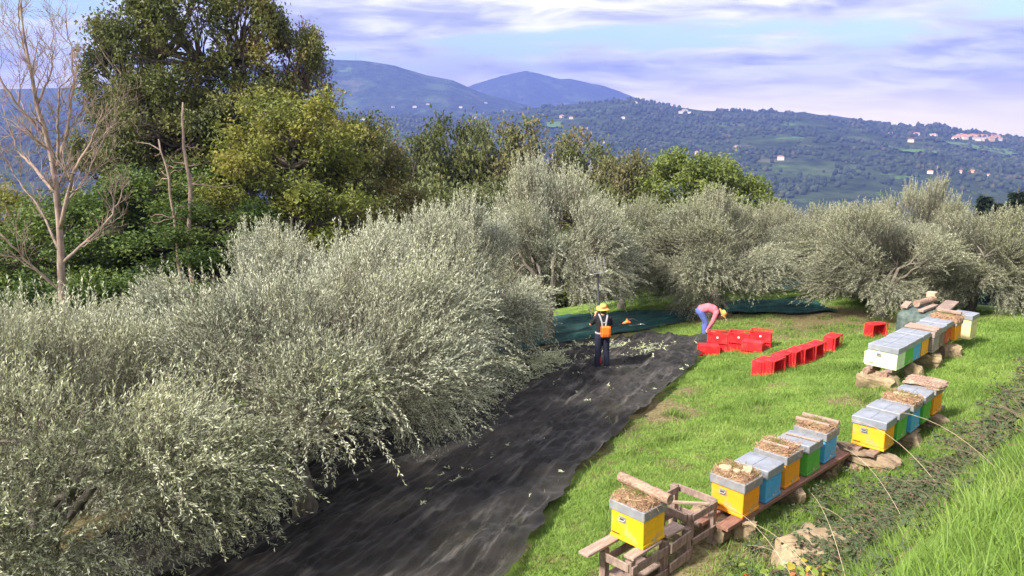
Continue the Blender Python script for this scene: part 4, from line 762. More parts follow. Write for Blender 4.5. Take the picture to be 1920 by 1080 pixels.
rock(B0, -.05, .45, -.22, (.46, .5, .36), .3, 'brown_stone', 'brown stone under the first orange hive at the frame side', 114); rock(B0, .15, .04, -.20, (.3, .26, .3), .6, 'stone', 'small tan stone under the first orange hive at the bank side', 115); rock(B0, 1.5, .25, -.24, (.5, .5, .38), .4, 'brown_stone', 'brown stone under the middle of the long boards', 116); rock(B0, 2.75, .25, -.24, (.5, .5, .38), .1, 'brown_stone', 'brown stone under the far end of the long boards', 117)
stone(3.42, 8.02, Gf(3.42, 8.02) + .02, (.80, .54, .32), .6, 'stone', 'large tan limestone boulder among the brambles below the hives', 133, .5, cat='boulder').name = 'boulder'
stone(5.2, 8.7, Gf(5.2, 8.7) + .03, (.16, .14, .14), .6, 'brown_stone', 'small brown stone lying in the grass before the brambles', 119, .5)

# ------------------------------------------------------------------ red crates
MAT['crate'] = surf('crate_red', (.62, .012, .02), (.72, .03, .035), 3, .42, 0, spec=.5, c3=(.75, .10, .09), s3=5, amt3=.3); MAT['white'] = surf('white_tag', (.8, .8, .8), (.7, .7, .7), 5, .6, 0)
CW, CL, CH = .38, .56, .31
def crate_meshes():
    M = {}
    b = MB(); b.box((0, 0, .012), (CW - .03, CL - .03, .02))
    for i in range(7): b.box(((i - 3) * .05, 0, .004), (.012, CL - .05, .008))
    M['base'] = b.mesh('crate_base')
    def wall(n, L):
        w = MB(); w.box((0, 0, CH * .40), (.008, L, CH * .72))
        k = int(L / .045)
        for i in range(k + 1): w.box((.008, -L / 2 + .006 + (L - .012) * i / k, CH * .47), (.012, .008, CH * .9))
        w.box((.004, 0, CH * .76), (.014, L, .014)); w.box((.004, 0, CH * .30), (.014, L, .010)); w.box((.004, 0, CH * .53), (.014, L, .010)); M[n] = w.mesh(n)
    wall('long_wall', CL - .02); wall('short_wall', CW - .02)
    r = MB()
    for s in (-1, 1): r.box((s * (CW / 2 - .004), 0, CH - .012), (.03, CL + .012, .024)); r.box((0, s * (CL / 2 - .004), CH - .012), (CW - .024, .03, .0235))
    M['rim'] = r.mesh('crate_rim')
    t = MB(); t.box((CW / 2 + .022, 0, CH * .62), (.006, .05, .045)); M['tag'] = t.mesh('crate_tag'); return M
CM = crate_meshes()
def crate(p, rot, label, tagged=False):
    e = empty('crate', p, rot=rot); tag(e, label, 'crate', 'red harvest crates'); link('base', CM['base'], MAT['crate'], e)
    for s, rz in ((1, 0), (-1, math.pi)): link('wall', CM['long_wall'], MAT['crate'], e, loc=(s * (CW / 2 - .012), 0, 0), rot=(0, 0, rz)); link('wall', CM['short_wall'], MAT['crate'], e, loc=(0, s * (CL / 2 - .012), 0), rot=(0, 0, math.pi / 2 * s))
    link('rim', CM['rim'], MAT['crate'], e)
    if tagged: link('tag', CM['tag'], MAT['white'], e)
    return e
# block by the bending picker: a double row of three behind, two tipped ones in front
k0 = np.array([5.60, 21.42]); kd = norm(np.array([1.28, -.55])); kp = np.array([kd[1], -kd[0]])  # kp faces the camera
kz = math.atan2(kp[1], kp[0])
for lv in range(2):
    for i in range(3):
        p = k0 + kd * (.30 + i * .575); z = Gf(*(k0 + kd * (.3 + i * .575))) * .7 + Gf(*(k0 + kd * .9)) * .3 - .03 + lv * (CH - .045)
        crate((p[0], p[1], z), (0, 0, kz), ('%s red crate of the double stack nearest the bending picker', '%s red crate in the middle of the double stack', '%s red crate of the double stack at the lawn end')[i] % ('lower', 'upper')[lv], lv == 1)
f1 = k0 + kd * .12 + kp * .50; crate((f1[0], f1[1], Gf(*f1) + .30), (math.pi, 0, kz + .35), 'upturned red crate in front of the stack at the net side')
f2 = k0 + kd * 1.30 + kp * .50; crate((f2[0], f2[1], Gf(*f2) + .30), (math.pi, 0, kz - .15), 'upturned red crate in front of the stack at the lawn end')
# line of crates lying on their sides; local z (opening) points along the line
def lying(x, y, az, label, up=.0, roll=0.):
    ax = Vector((math.cos(az), math.sin(az), roll)).normalized(); side = Vector((-math.sin(az), math.cos(az), 0)); third = side.cross(ax)
    M = Matrix((( third.x, side.x, ax.x), (third.y, side.y, ax.y), (third.z, side.z, ax.z)))
    return crate((x, y, Gf(x, y) + CW / 2 + .03 + up), M.to_euler(), label)
for x, y, az, lab in (
    (5.8, 17.62, -0.75, 'first red crate of the line lying on its side, lowest on the slope'),
    (6.0, 17.46, -0.8, 'second red crate of the tipped line, nested in the first'),
    (6.36, 17.9, -0.85, 'third red crate of the tipped line, counted from the lowest'),
    (6.7, 18.08, -0.75, 'fourth red crate of the tipped line, showing its slotted side'),
    (7.04, 18.3, -0.85, 'fifth red crate of the tipped line, with bright open mouth'),
    (7.4, 18.6, -0.8, 'sixth red crate of the tipped line, before the gap'),
    (8.1, 19.28, -0.7, 'last red crate of the tipped line, highest on the slope')): lying(x, y, az, lab)
lying(10.0, 20.9, -1.15, 'lone red crate lying open on the grass by the olive trunk')
# ------------------------------------------------------------------ people
def capsule(p0, r0, p1, r1, n=14):
    p0 = np.array(p0, float); p1 = np.array(p1, float); d = p1 - p0; L = np.linalg.norm(d) + 1e-6; d = d / L
    a = [];
    for k in range(5): t = -math.pi / 2 + k * math.pi / 10; a.append((math.sin(t) * r0, max(math.cos(t) * r0, 1e-4)))
    a.append((0, r0)); a.append((L, r1))
    for k in range(1, 6): t = k * math.pi / 10; a.append((L + math.sin(t) * r1, max(math.cos(t) * r1, 1e-4)))
    u = norm(np.cross(d, [.31, .87, .38])); w = np.cross(d, u); th = np.arange(n) / n * 2 * np.pi
    V = np.concatenate([p0 + d * s + r * (np.cos(th)[:, None] * u + np.sin(th)[:, None] * w) for s, r in a]); m = len(a)
    i = np.arange(m - 1)[:, None] * n; j = np.arange(n)[None]; F = np.stack([i + j, i + (j + 1) % n, i + n + (j + 1) % n, i + n + j], -1).reshape(-1, 4)
    V = np.vstack([V, p0 - d * r0, p1 + d * r1]); q = np.arange(n); F3 = np.vstack([np.stack([(q + 1) % n, q, np.full(n, m * n)], 1), np.stack([(m - 1) * n + q, (m - 1) * n + (q + 1) % n, np.full(n, m * n + 1)], 1)])
    return V, F, F3
def blend(name, chains, mat, parent, voxel=.012, smooth=5, scale_fix=None):
    """one continuous skin grown over tapered limbs; chains: lists of (point, radius)"""
    b = MB()
    for ch in chains:
        for (p0, r0), (p1, r1) in zip(ch[:-1], ch[1:]):
            V, F, F3 = capsule(p0, r0, p1, r1); b.F4.append(F + b.n); b.F3.append(F3 + b.n); b.V.append(V); b.n += len(V)
    o = b.build(name, mat, None); md = o.modifiers.new('r', 'REMESH'); md.mode = 'VOXEL'; md.voxel_size = voxel; md.use_smooth_shade = True
    ms = o.modifiers.new('s', 'SMOOTH'); ms.factor = .5; ms.iterations = smooth
    dg = bpy.context.evaluated_depsgraph_get(); me = bpy.data.meshes.new_from_object(o.evaluated_get(dg)); o.modifiers.clear(); o.data = me; o.parent = parent
    me.polygons.foreach_set('use_smooth', np.ones(len(me.polygons), bool)); 
    if not me.materials: me.materials.append(mat)
    return o
def cloth(n, c, k=.75): return surf(n, tuple(x * k for x in c), c, 14, .9, .35, bdist=.01)
MAT['skin'] = surf('skin', (.50, .27, .18), (.58, .33, .23), 20, .55, 0); MAT['black_shirt'] = cloth('black_shirt', (.02, .02, .022)); MAT['navy'] = cloth('navy_trousers', (.022, .024, .05)); MAT['jeans'] = cloth('blue_jeans', (.10, .14, .40)); MAT['pink'] = cloth('pink_sweater', (.70, .17, .21))
MAT['hat'] = surf('straw_hat', (.70, .31, .08), (.82, .40, .12), 40, .85, .4, bdist=.004); MAT['shoe'] = surf('shoe', (.02, .02, .02), (.05, .05, .05), 10, .7, 0); MAT['sole'] = surf('sole', (.45, .44, .40), (.55, .53, .5), 10, .8, 0); MAT['strap'] = cloth('grey_strap', (.36, .35, .38)); MAT['orange_plastic'] = surf('orange_plastic', (.85, .20, .03), (.75, .16, .02), 5, .45, 0); MAT['black_plastic'] = surf('black_plastic', (.012, .012, .013), (.02, .02, .02), 8, .45, 0); MAT['red_plastic'] = surf('red_plastic', (.6, .03, .02), (.5, .03, .02), 8, .45, 0); MAT['glove'] = cloth('grey_glove', (.50, .48, .46)); MAT['hair'] = surf('hair', (.05, .035, .025), (.12, .09, .06), 60, .8, .3); MAT['ash_shirt'] = cloth('x', (.3, .3, .3))
def hand(wr, axis, palm_n, L=.185, curl=1.0, thumb_side=1):
    """palm and five unequal, bent fingers; returns chains"""
    ax = norm(np.array(axis, float)); pn = norm(np.array(palm_n, float) - ax * (np.array(palm_n, float) @ ax)); sd = np.cross(pn, ax); wr = np.array(wr, float); ch = [[(wr, .026), (wr + ax * L * .28, .030), (wr + ax * L * .45, .030)]]
    for i, (o, k) in enumerate(((-.033, .88), (-.011, 1.0), (.011, .95), (.031, .76))):
        p = wr + ax * L * .42 + sd * o; q = p + ax * L * .24 * k + pn * .012 * curl; s = q + norm(ax * (1 - .75 * curl) + pn * curl) * L * .19 * k; t = s + norm(ax * (1 - 1.6 * curl) + pn * curl * .8) * L * .13 * k
        ch.append([(p, .010), (q, .0095), (s, .0088), (t, .0078)])
    b = wr + ax * L * .14 + sd * -.026 * thumb_side; c = b + norm(ax * .6 - sd * .7 * thumb_side + pn * .4) * .04; ch.append([(b, .012), (c, .011), (c + norm(ax * .5 + pn * .8 * curl) * .036, .009)]); return ch
def hat(parent, c, ax, r=.155, crown=.095):
    """straw hat with crown and brim; axis ax"""
    prof = [(.001, .112), (.05, .110), (.075, .098), (.090, .07), (.097, .03), (.100, .012), (.14, .002), (r + .02, -.022), (r + .022, -.028), (.13, -.004), (.093, .002), (.088, .03), (.001, .10)]
    n = 28; th = np.arange(n) / n * 2 * np.pi; V = np.concatenate([np.stack([q * np.cos(th), q * np.sin(th) * 1.08, np.full(n, z) - (.02 * np.cos(th * 2) * (q > .12))], 1) for q, z in prof]); m = len(prof); i = np.arange(m - 1)[:, None] * n; j = np.arange(n)[None]; F = np.stack([i + j, i + n + j, i + n + (j + 1) % n, i + (j + 1) % n], -1).reshape(-1, 4)
    o = link('hat', npmesh('hat', V, F, True), MAT['hat'], parent, loc=c, rot=Vector(ax).to_track_quat('Z', 'Y').to_euler()); b = MB(); b.tube([(.096 * math.cos(t), .104 * math.sin(t), .018) for t in np.linspace(0, 6.283, 25)], .007, 5, False); b.build('hat_band', MAT['hat'], o, True)
def face(c, fwd, up, s=1.0):
    f = norm(np.array(fwd, float)); u = norm(np.array(up, float) - f * (np.array(up, float) @ f)); r = np.cross(f, u); c = np.array(c, float)
    ch = [[(c + u * .035 - f * .015, .088), (c + u * .01 + f * .005, .088), (c - u * .06 + f * .022, .066), (c - u * .095 + f * .036, .044)], [(c + u * .02 + f * .088, .012), (c - u * .022 + f * .108, .015)], [(c - u * .055 + f * .086 - r * .018, .010), (c - u * .055 + f * .086 + r * .018, .010)], [(c + u * .028 + f * .078 - r * .035, .014), (c + u * .028 + f * .078 + r * .035, .014)]]
    for k in (-1, 1): ch.append([(c + r * k * .088 + u * .015, .016), (c + r * k * .09 - u * .02, .013)])
    eyes = [c + u * .012 + f * .086 + r * k * .033 for k in (-1, 1)]; return ch, eyes
def eyes_mesh(parent, E):
    b = MB()
    for e in E: V, F, F3 = capsule(e - np.array([0, 0, .002]), .011, e + np.array([0, 0, .002]), .011, 8); b.F4.append(F + b.n); b.F3.append(F3 + b.n); b.V.append(V); b.n += len(V)
    b.build('eyes', MAT['hair'], parent, True)
def shoe_pair(parent, feet, fwd):
    for p, f in zip(feet, fwd):
        p = np.array(p, float); f = norm(np.array(f, float)); blend('shoe', [[(p - f * .06 + [0, 0, .055], .046), (p + f * .06 + [0, 0, .05], .044), (p + f * .15 + [0, 0, .038], .036)], [(p - f * .03 + [0, 0, .06], .044), (p - f * .03 + [0, 0, .12], .042)]], MAT['shoe'], parent, .012, 3)
        a = math.atan2(f[1], f[0]); MB().box((0, 0, 0), (.29, .092, .018), bev=.006).build('sole', MAT['sole'], parent, loc=tuple(p + f * .045 + np.array([0, 0, .010])), rot=(0, 0, a))
# standing picker, seen from behind; local +Y is away from the camera
def picker_standing():
    x, y = 2.41, 19.95; e = empty('person', (x, y, Gf(x, y) + .07), .12); e.scale = (.97,) * 3
    tag(e, 'person in black shirt, navy trousers and straw hat with orange backpack, raising a pole', 'person', 'olive pickers')
    lg = lambda s: [((s * .095, .0, .95), .098), ((s * .115, .02, .52), .066), ((s * .13, -.02, .30), .058), ((s * .135, -.01, .10), .045)]
    LS, LE, LH = (-.185, .0, 1.44), (-.30, .14, 1.24), (-.13, .33, 1.44); RS, RE, RH = (.185, 0, 1.44), (.27, .17, 1.18), (.02, .35, 1.12)
    fc, ey = face((.01, .045, 1.66), (-.12, 1, .12), (0, -.1, 1))
    body = [[((0, 0, .98), .13), ((0, 0, 1.15), .12), ((0, .01, 1.34), .13), ((0, .0, 1.46), .08), ((0, .01, 1.54), .055), ((.005, .03, 1.62), .055)]] + [[(LS, .055), (LE, .044), (LH, .028)], [(RS, .055), (RE, .044), (RH, .028)]] + [lg(-1), lg(1)] + fc
    body += hand(LH, (.15, .35, .9), (.9, .3, -.1), .18, .95, 1) + hand(RH, (-.6, .45, .3), (-.3, .8, .5), .18, .95, -1)
    blend('body', body, MAT['skin'], e, .0095, 4); eyes_mesh(e, ey)
    blend('hair', [[((.01, .0, 1.70), .092), ((.01, -.02, 1.63), .078)]], MAT['hair'], e, .012, 3)
    hx = lambda p, q, t: tuple(np.array(p) * (1 - t) + np.array(q) * t)
    blend('shirt', [[((-.05, 0, 1.02), .135), ((-.06, .0, 1.2), .125), ((-.07, .0, 1.36), .135)], [((.05, 0, 1.02), .135), ((.06, .0, 1.2), .125), ((.07, .0, 1.36), .135)], [((-.15, 0, 1.43), .085), ((0, -.005, 1.46), .088), ((.15, 0, 1.43), .085)], [(LS, .082), (hx(LS, LE, .75), .068)], [(RS, .082), (hx(RS, RE, .75), .068)]], MAT['black_shirt'], e, .014, 5)
    blend('trousers', [[((-.05, -.005, .96), .138), ((.05, -.005, .96), .138)], [((-.095, -.01, .93), .125), ((-.115, .02, .52), .088), ((-.13, -.01, .30), .082), ((-.135, -.005, .10), .082)], [((.095, -.01, .93), .125), ((.115, .02, .52), .088), ((.13, -.01, .30), .082), ((.135, -.005, .10), .082)]], MAT['navy'], e, .014, 5)
    shoe_pair(e, ((-.14, -.0, 0), (.14, .01, 0)), ((-.2, 1, 0), (.25, 1, 0))); hat(e, (.005, .035, 1.715), (.05, -.12, 1), .165)
    # harness
    for s in (-1, 1):
        b = MB(); P = np.array([(s * .10, .12, 1.40), (s * .115, .0, 1.545), (s * .10, -.10, 1.50), (s * .06, -.152, 1.36), (s * .045, -.155, 1.22)]); t = np.linspace(0, 1, 16); P = np.stack([np.interp(t, np.linspace(0, 1, 5), P[:, k]) for k in range(3)], 1); b.tube(P, .026, 6); b.build('shoulder_strap', MAT['strap'], e, True)
    MB().box((0, -.158, 1.345), (.16, .02, .035), bev=.005).build('strap_buckle', MAT['strap'], e)
    b = MB(); th = np.linspace(0, 2 * np.pi, 30, endpoint=True); b.tube(np.stack([np.cos(th) * .185, np.sin(th) * .145 - .003, np.full(30, 1.03) + .0 * th], 1), .030, 6, False); b.build('hip_belt', MAT['strap'], e, True)
    return e
pA = picker_standing()
def battery_pack(e):
    b = MB(); b.box((.03, -.215, 1.10), (.25, .11, .32), bev=.035); o = b.build('backpack_battery', MAT['orange_plastic'], e, True); o.data.polygons.foreach_set('use_smooth', np.zeros(len(o.data.polygons), bool))
    for i in range(4): MB().box((-.05 + i * .053, -.271, 1.00), (.018, .006, .09), bev=.002).build('vent_slot', MAT['black_plastic'], o)
    for s in (-1, 1): MB().box((.03 + s * .125, -.215, 1.12), (.012, .08, .26), bev=.004).build('side_panel', MAT['orange_plastic'], o)
battery_pack(pA)
def wpt(e, p): return (Matrix.LocRotScale(e.location, e.rotation_euler, e.scale) @ Vector(p))
def rake():
    e = empty('harvesting_pole', pA.location, pA.rotation_euler.z); tag(e, 'black harvesting pole with wire rake head held upright by the standing picker', 'pole'); b0 = np.array((-.01, .09, .02)); b1 = np.array((-.07, .42, 2.46)); P = lambda t: b0 + (b1 - b0) * t
    MB().tube([P(.12), P(.5), P(1)], [.030, .030, .032], 8).build('shaft', MAT['black_plastic'], e, True); MB().tube([P(0), P(.06), P(.13)], [.026, .024, .020], 8).build('motor_end', MAT['red_plastic'], e, True); MB().tube([P(-.01), P(.035)], [.03, .03], 8).build('end_cap', MAT['black_plastic'], e, True)
    MB().box(tuple(P(1.0)), (.07, .06, .12), bev=.01).build('head', MAT['black_plastic'], e); MB().tube([P(1.02) + [-.24, 0, -.03], P(1.02) + [-.1, 0, .0], P(1.02) + [.1, 0, .03], P(1.02) + [.2, 0, .05]], .009, 6).build('crossbar', MAT['steel'], e, True)
    for i in range(6): s = (i - 2.5) * .075; q = P(1.02) + [s, 0, .0]; MB().tube([q, q + [s * .15 - .03, .02, .22], q + [s * .3 - .08, .06, .46]], [.006, .005, .003], 5).build('tine', MAT['strap'], e, True)
rake()
def loop_tool():
    e = empty('loop_handle_tool', pA.location, pA.rotation_euler.z); tag(e, 'rod with orange grip and black loop handle jutting out beside the standing picker', 'tool')
    MB().tube([(.10, .18, 1.08), (.35, .12, 1.14), (.60, .06, 1.22)], .018, 7).build('rod', MAT['black_plastic'], e, True); blend('grip', [[((.58, .06, 1.22), .03), ((.68, .05, 1.26), .05), ((.74, .05, 1.24), .035)], [((.66, .05, 1.26), .035), ((.67, .05, 1.33), .022)]], MAT['orange_plastic'], e, .01, 2)
    MB().tube([(.70, .05, 1.31), (.82, .04, 1.34), (.95, .03, 1.27), (1.02, .02, 1.18), (.86, .03, 1.15), (.70, .05, 1.16)], .022, 7).build('loop', MAT['black_plastic'], e, True); MB().tube([(.98, .02, 1.19), (1.1, .0, 1.20), (1.16, 0, 1.17)], .007, 5).build('tip', MAT['steel'], e, True)
loop_tool()
# bending picker, facing +X
def picker_bending():
    x, y = 6.05, 23.25; e = empty('person', (x, y, Gf(x, y) + .06), -.15); e.scale = (.95,) * 3
    tag(e, 'person in pink sweater, blue jeans and straw hat bending down to the net edge', 'person', 'olive pickers')
    HIP = np.array((-.24, 0, .90)); SH = np.array((.24, 0, .88)); lg = lambda s: [((HIP[0], s * .09, HIP[2] - .02), .10), ((-.06, s * .10, .50), .068), ((-.09, s * .11, .30), .058), ((-.03 + s * .05, s * .11, .09), .045)]
    LS = SH + [0, .17, -.02]; RS = SH + [0, -.17, -.02]; LE, LH = np.array((.22, .19, .55)), np.array((.12, .14, .30)); RE, RH = np.array((.13, -.20, .56)), np.array((-.02, -.17, .30))
    fc, ey = face((.42, 0, .76), (.55, 0, -.85), (.8, 0, .55)); body = [[(HIP, .125), ((0, 0, 1.0), .12), ((.18, 0, .94), .125), ((.28, 0, .86), .07), ((.34, 0, .82), .055), ((.40, 0, .78), .055)], [(LS, .055), (LE, .044), (LH, .028)], [(RS, .055), (RE, .044), (RH, .028)], lg(-1), lg(1)] + fc
    body += hand(LH, (-.1, -.1, -1), (-.6, -.5, 0), .18, .6, 1) + hand(RH, (-.1, .1, -1), (-.5, .6, 0), .18, .6, -1)
    blend('body', body, MAT['skin'], e, .0095, 4); eyes_mesh(e, ey); blend('hair', [[((.42, 0, .80), .09), ((.38, 0, .80), .08)]], MAT['hair'], e, .012, 3)
    blend('sweater', [[(HIP + [.03, -.05, .03], .135), ((0, -.05, 1.0), .135), ((.17, -.06, .94), .135)], [(HIP + [.03, .05, .03], .135), ((0, .05, 1.0), .135), ((.17, .06, .94), .135)], [(SH + [0, -.15, -.01], .085), (SH + [.02, 0, .02], .09), (SH + [0, .15, -.01], .085)], [(LS, .085), (LE, .062), (LH * .85 + LE * .15, .045)], [(RS, .085), (RE, .062), (RH * .85 + RE * .15, .045)]], MAT['pink'], e, .014, 5)
    blend('jeans', [[(HIP + [-.02, -.05, -.03], .14), (HIP + [-.02, .05, -.03], .14)]] + [[((HIP[0], s * .09, HIP[2] - .05), .125), ((-.06, s * .10, .50), .09), ((-.09, s * .11, .30), .082), ((-.04 + s * .05, s * .11, .12), .078)] for s in (-1, 1)], MAT['jeans'], e, .014, 5)
    shoe_pair(e, ((-.09, -.11, 0), (.02, .11, 0)), ((1, -.15, 0), (1, .1, 0))); hat(e, (.47, 0, .815), (.78, 0, .50), .165); return e
picker_bending()
# ------------------------------------------------------------------ far houses
MAT['wall_cream'] = surf('house_wall_cream', (.62, .55, .42), (.72, .66, .54), .4, .9, 0); MAT['wall_white'] = surf('house_wall_white', (.56, .54, .50), (.64, .62, .58), .4, .9, 0); MAT['wall_tan'] = surf('house_wall_tan', (.58, .40, .24), (.64, .46, .30), .4, .9, 0); MAT['roof_tile'] = surf('roof_tile', (.36, .17, .10), (.46, .24, .15), .6, .9, 0)
def house(x, y, w, d, h, wall, label, group, rz=0., tower=False):
    e = empty('house', (x, y, hill_z(x, y) - 1.), rz); tag(e, label, 'house', group); MB().box((0, 0, h / 2 + .5), (w, d, h + 1)).build('wall', MAT[wall], e)
    rh = w * .16 if not tower else w * .2; o = .5; V = [(-w / 2 - o, -d / 2 - o, h + 1), (w / 2 + o, -d / 2 - o, h + 1), (w / 2 + o, d / 2 + o, h + 1), (-w / 2 - o, d / 2 + o, h + 1), (-w / 2 * .55, 0, h + 1 + rh), (w / 2 * .55, 0, h + 1 + rh)]
    link('roof', npmesh('roof', V, [np.array([(0, 1, 5, 4), (2, 3, 4, 5)]), np.array([(1, 2, 5), (3, 0, 4)])]), MAT['roof_tile'], e)
HS = [(-1046, 2316, 20, 'wall_cream', 'cream far house seen between the trunks of the tall oaks', 0), (-485, 2580, 22, 'wall_white', 'white house right of the rusty oak at the foot of the mountain', 0), (-127, 2818, 24, 'wall_tan', 'tan house with orange roof just above the tallest wood tree', 0),
      (-582, 3885, 22, 'wall_white', 'small white house on the lower mountain slope, first of three there', 0), (-479, 3918, 30, 'wall_white', 'widest white house on the lower mountain slope', 0), (-423, 3990, 28, 'wall_white', 'white house under the dip of the left mountain', 0), (-142, 4322, 22, 'wall_white', 'tiny white house below the saddle of the two mountains', 0), (-258, 4004, 26, 'wall_cream', 'cream house low under the mountain saddle', 0),
      (156, 2483, 22, 'wall_tan', 'tan house with orange roof under the rounded peak', 0), (181, 2425, 18, 'wall_cream', 'cream house close beside the tan one under the peak', 0), (98, 2551, 16, 'wall_white', 'small white house above the browning wood tree', 0), (334, 2373, 16, 'wall_white', 'lone white house on the slope between peak and villa', 0),
      (554, 2606, 22, 'wall_white', 'white villa building on the ridge, first of three', 0), (585, 2685, 30, 'wall_white', 'tallest white villa building on the ridge', 1), (595, 2655, 20, 'wall_white', 'white villa building on the ridge, last of three', 0),
      (175, 1985, 14, 'wall_tan', 'tan house half hidden above the wood edge', 0), (228, 1970, 12, 'wall_cream', 'little cream house above the sloping wood tree', 0), (324, 1664, 13, 'wall_cream', 'cream house on the slope above the bright green tree', 0), (288, 1567, 11, 'wall_white', 'white house peeping over the wood beside the bright tree', 0), (436, 2801, 18, 'wall_white', 'white house near the ridge top left of the villa', 0),
      (421, 1788, 12, 'wall_tan', 'square tan tower house on the open slope', 1), (534, 1866, 24, 'wall_white', 'long low white farm on the middle slope', 0), (583, 1701, 22, 'wall_white', 'low white farm hidden in the woods of the middle slope', 0),
      (1192, 2324, 24, 'wall_cream', 'cream house on the ridge left of the village', 0), (1203, 2252, 34, 'wall_white', 'long pale house below the ridge next to the village', 0), (1041, 2055, 24, 'wall_cream', 'cream farm above the green meadow', 0), (901, 1529, 13, 'wall_tan', 'tan house among trees above the conifers', 0), (907, 1485, 15, 'wall_white', 'white house right above the conifers', 0), (872, 1519, 10, 'wall_tan', 'small tan house left of the one above the conifers', 0), (724, 1337, 13, 'wall_white', 'white house low on the slope over the olive plume', 0), (1088, 2264, 18, 'wall_tan', 'tan house on the ridge left of the meadow', 0), (803, 1499, 16, 'wall_cream', 'cream house on the slope right of the olive plume', 0)]
for i, (x, y, w, wl, lab, tw) in enumerate(HS): house(x, y, w * .62, w * .45, 8 if tw else 5.5 + (w > 20) * 1.5, wl, lab, 'houses scattered over the far slopes', (i * 1.3) % 1.0 - .5 - math.atan2(x, y), tw)
for i, (x, y) in enumerate([(1287, 2293), (1298, 2302), (1338, 2359), (1343, 2366), (1383, 2421), (1348, 2349), (1338, 2324), (1365, 2359), (1377, 2368), (1393, 2389), (1402, 2389), (1361, 2300), (1371, 2330), (1420, 2389), (1376, 2301), (1453, 2423), (1393, 2317), (1401, 2302), (1434, 2355), (1487, 2445), (1416, 2308), (1494, 2430), (1465, 2373), (1453, 2338), (1471, 2342)]):
    house(x, y, 14 + (i * 5) % 9, 10, 6 + (i * 3) % 4, ('wall_cream', 'wall_tan', 'wall_cream', 'wall_white')[i % 4], 'house of the hilltop village on the far ridge', 'houses of the hilltop village', -.5 + (i * .37) % .8)
def meadow(az0, az1, r0, r1, col, label):
    n = 14; A, Q = np.meshgrid(np.linspace(az0, az1, n), np.geomspace(r0, r1, n)); a = A.ravel().copy(); q = Q.ravel().copy(); a += (fbm(q / 30, a * 3, 2) - .5) * (az1 - az0) * .25; q += (fbm(a * 4, q / 60, 2) - .5) * (r1 - r0) * .5
    x = q * np.sin(np.radians(a)); y = q * np.cos(np.radians(a)); z = terrain(a, q) + 5.0; i = np.arange(n - 1)[:, None] * n; j = np.arange(n - 1)[None]; F = np.stack([i + j, i + n + j, i + n + j + 1, i + j + 1], -1).reshape(-1, 4)
    tag(link('field', npmesh('field', np.stack([x, y, z], 1), F, True), surf('meadow', tuple(c * .8 for c in col), col, .05, 1, 0, spec=0)), label, kind='structure')
meadow(26.3, 28.4, 1975, 2130, (.10, .185, .05), 'bright green meadow below the village ridge'); meadow(25.6, 26.15, 2060, 2130, (.10, .18, .05), 'small green meadow on the far slope'); meadow(28.6, 32.6, 2330, 2480, (.12, .19, .07), 'long green field under the village'); meadow(2.5, 3.6, 2270, 2370, (.10, .17, .05), 'green field under the peak'); meadow(-11, -9.8, 2240, 2360, (.11, .19, .06), 'green field at the foot of the mountain')
x, y = 4700 * math.sin(R(-11)), 4700 * math.cos(R(-11)); e = empty('radio_mast', (x, y, hill_z(x, y))); tag(e, 'thin radio mast on top of the mountain ridge', 'mast'); MB().tube([(0, 0, -2), (0, 0, 26), (0, 0, 46)], [2.2, 1.5, .5], 6).build('shaft', MAT['steel'], e)
for k in range(3): MB().box((0, 0, 24 + k * 7), (4.5, 4.5, .8)).build('antenna_ring', MAT['steel'], e)

# ------------------------------------------------------------------ grass
MAT['grass'] = leafmat('grass_blade', [(0, (.075, .12, .018)), (.4, (.15, .25, .042)), (.75, (.235, .345, .075)), (1, (.40, .36, .15))], None, .35, .5, .4, .6, [((.27, .30, .10), 1.6, .58, .72, .4), ((.09, .16, .03), 2.3, .55, .66, .6)])
def blades(x, y, z, h, w, lean, r, seg=1):
    n = len(x); a = r.uniform(0, 6.283, n); s = np.stack([np.cos(a), np.sin(a), np.zeros(n)], 1) * w[:, None] / 2; b = r.uniform(0, 6.283, n); l = np.stack([np.cos(b), np.sin(b), np.zeros(n)], 1) * (lean * h)[:, None]; P = np.stack([x, y, z], 1); up = np.array([0, 0, 1.]) * h[:, None]
    if seg == 1: V = np.stack([P - s, P + s, P + up + l], 1).reshape(-1, 3); return V, [np.arange(n * 3).reshape(-1, 3)], 3
    V = np.stack([P - s, P + s, P + up * .55 + l * .3 + s * .75, P + up * .55 + l * .3 - s * .75, P + up * .95 + l], 1).reshape(-1, 3); k = (np.arange(n) * 5)[:, None]
    return V, [np.concatenate([k + 3, k + 2, k + 4], 1), np.concatenate([k, k + 1, k + 2, k + 3], 1)], 5
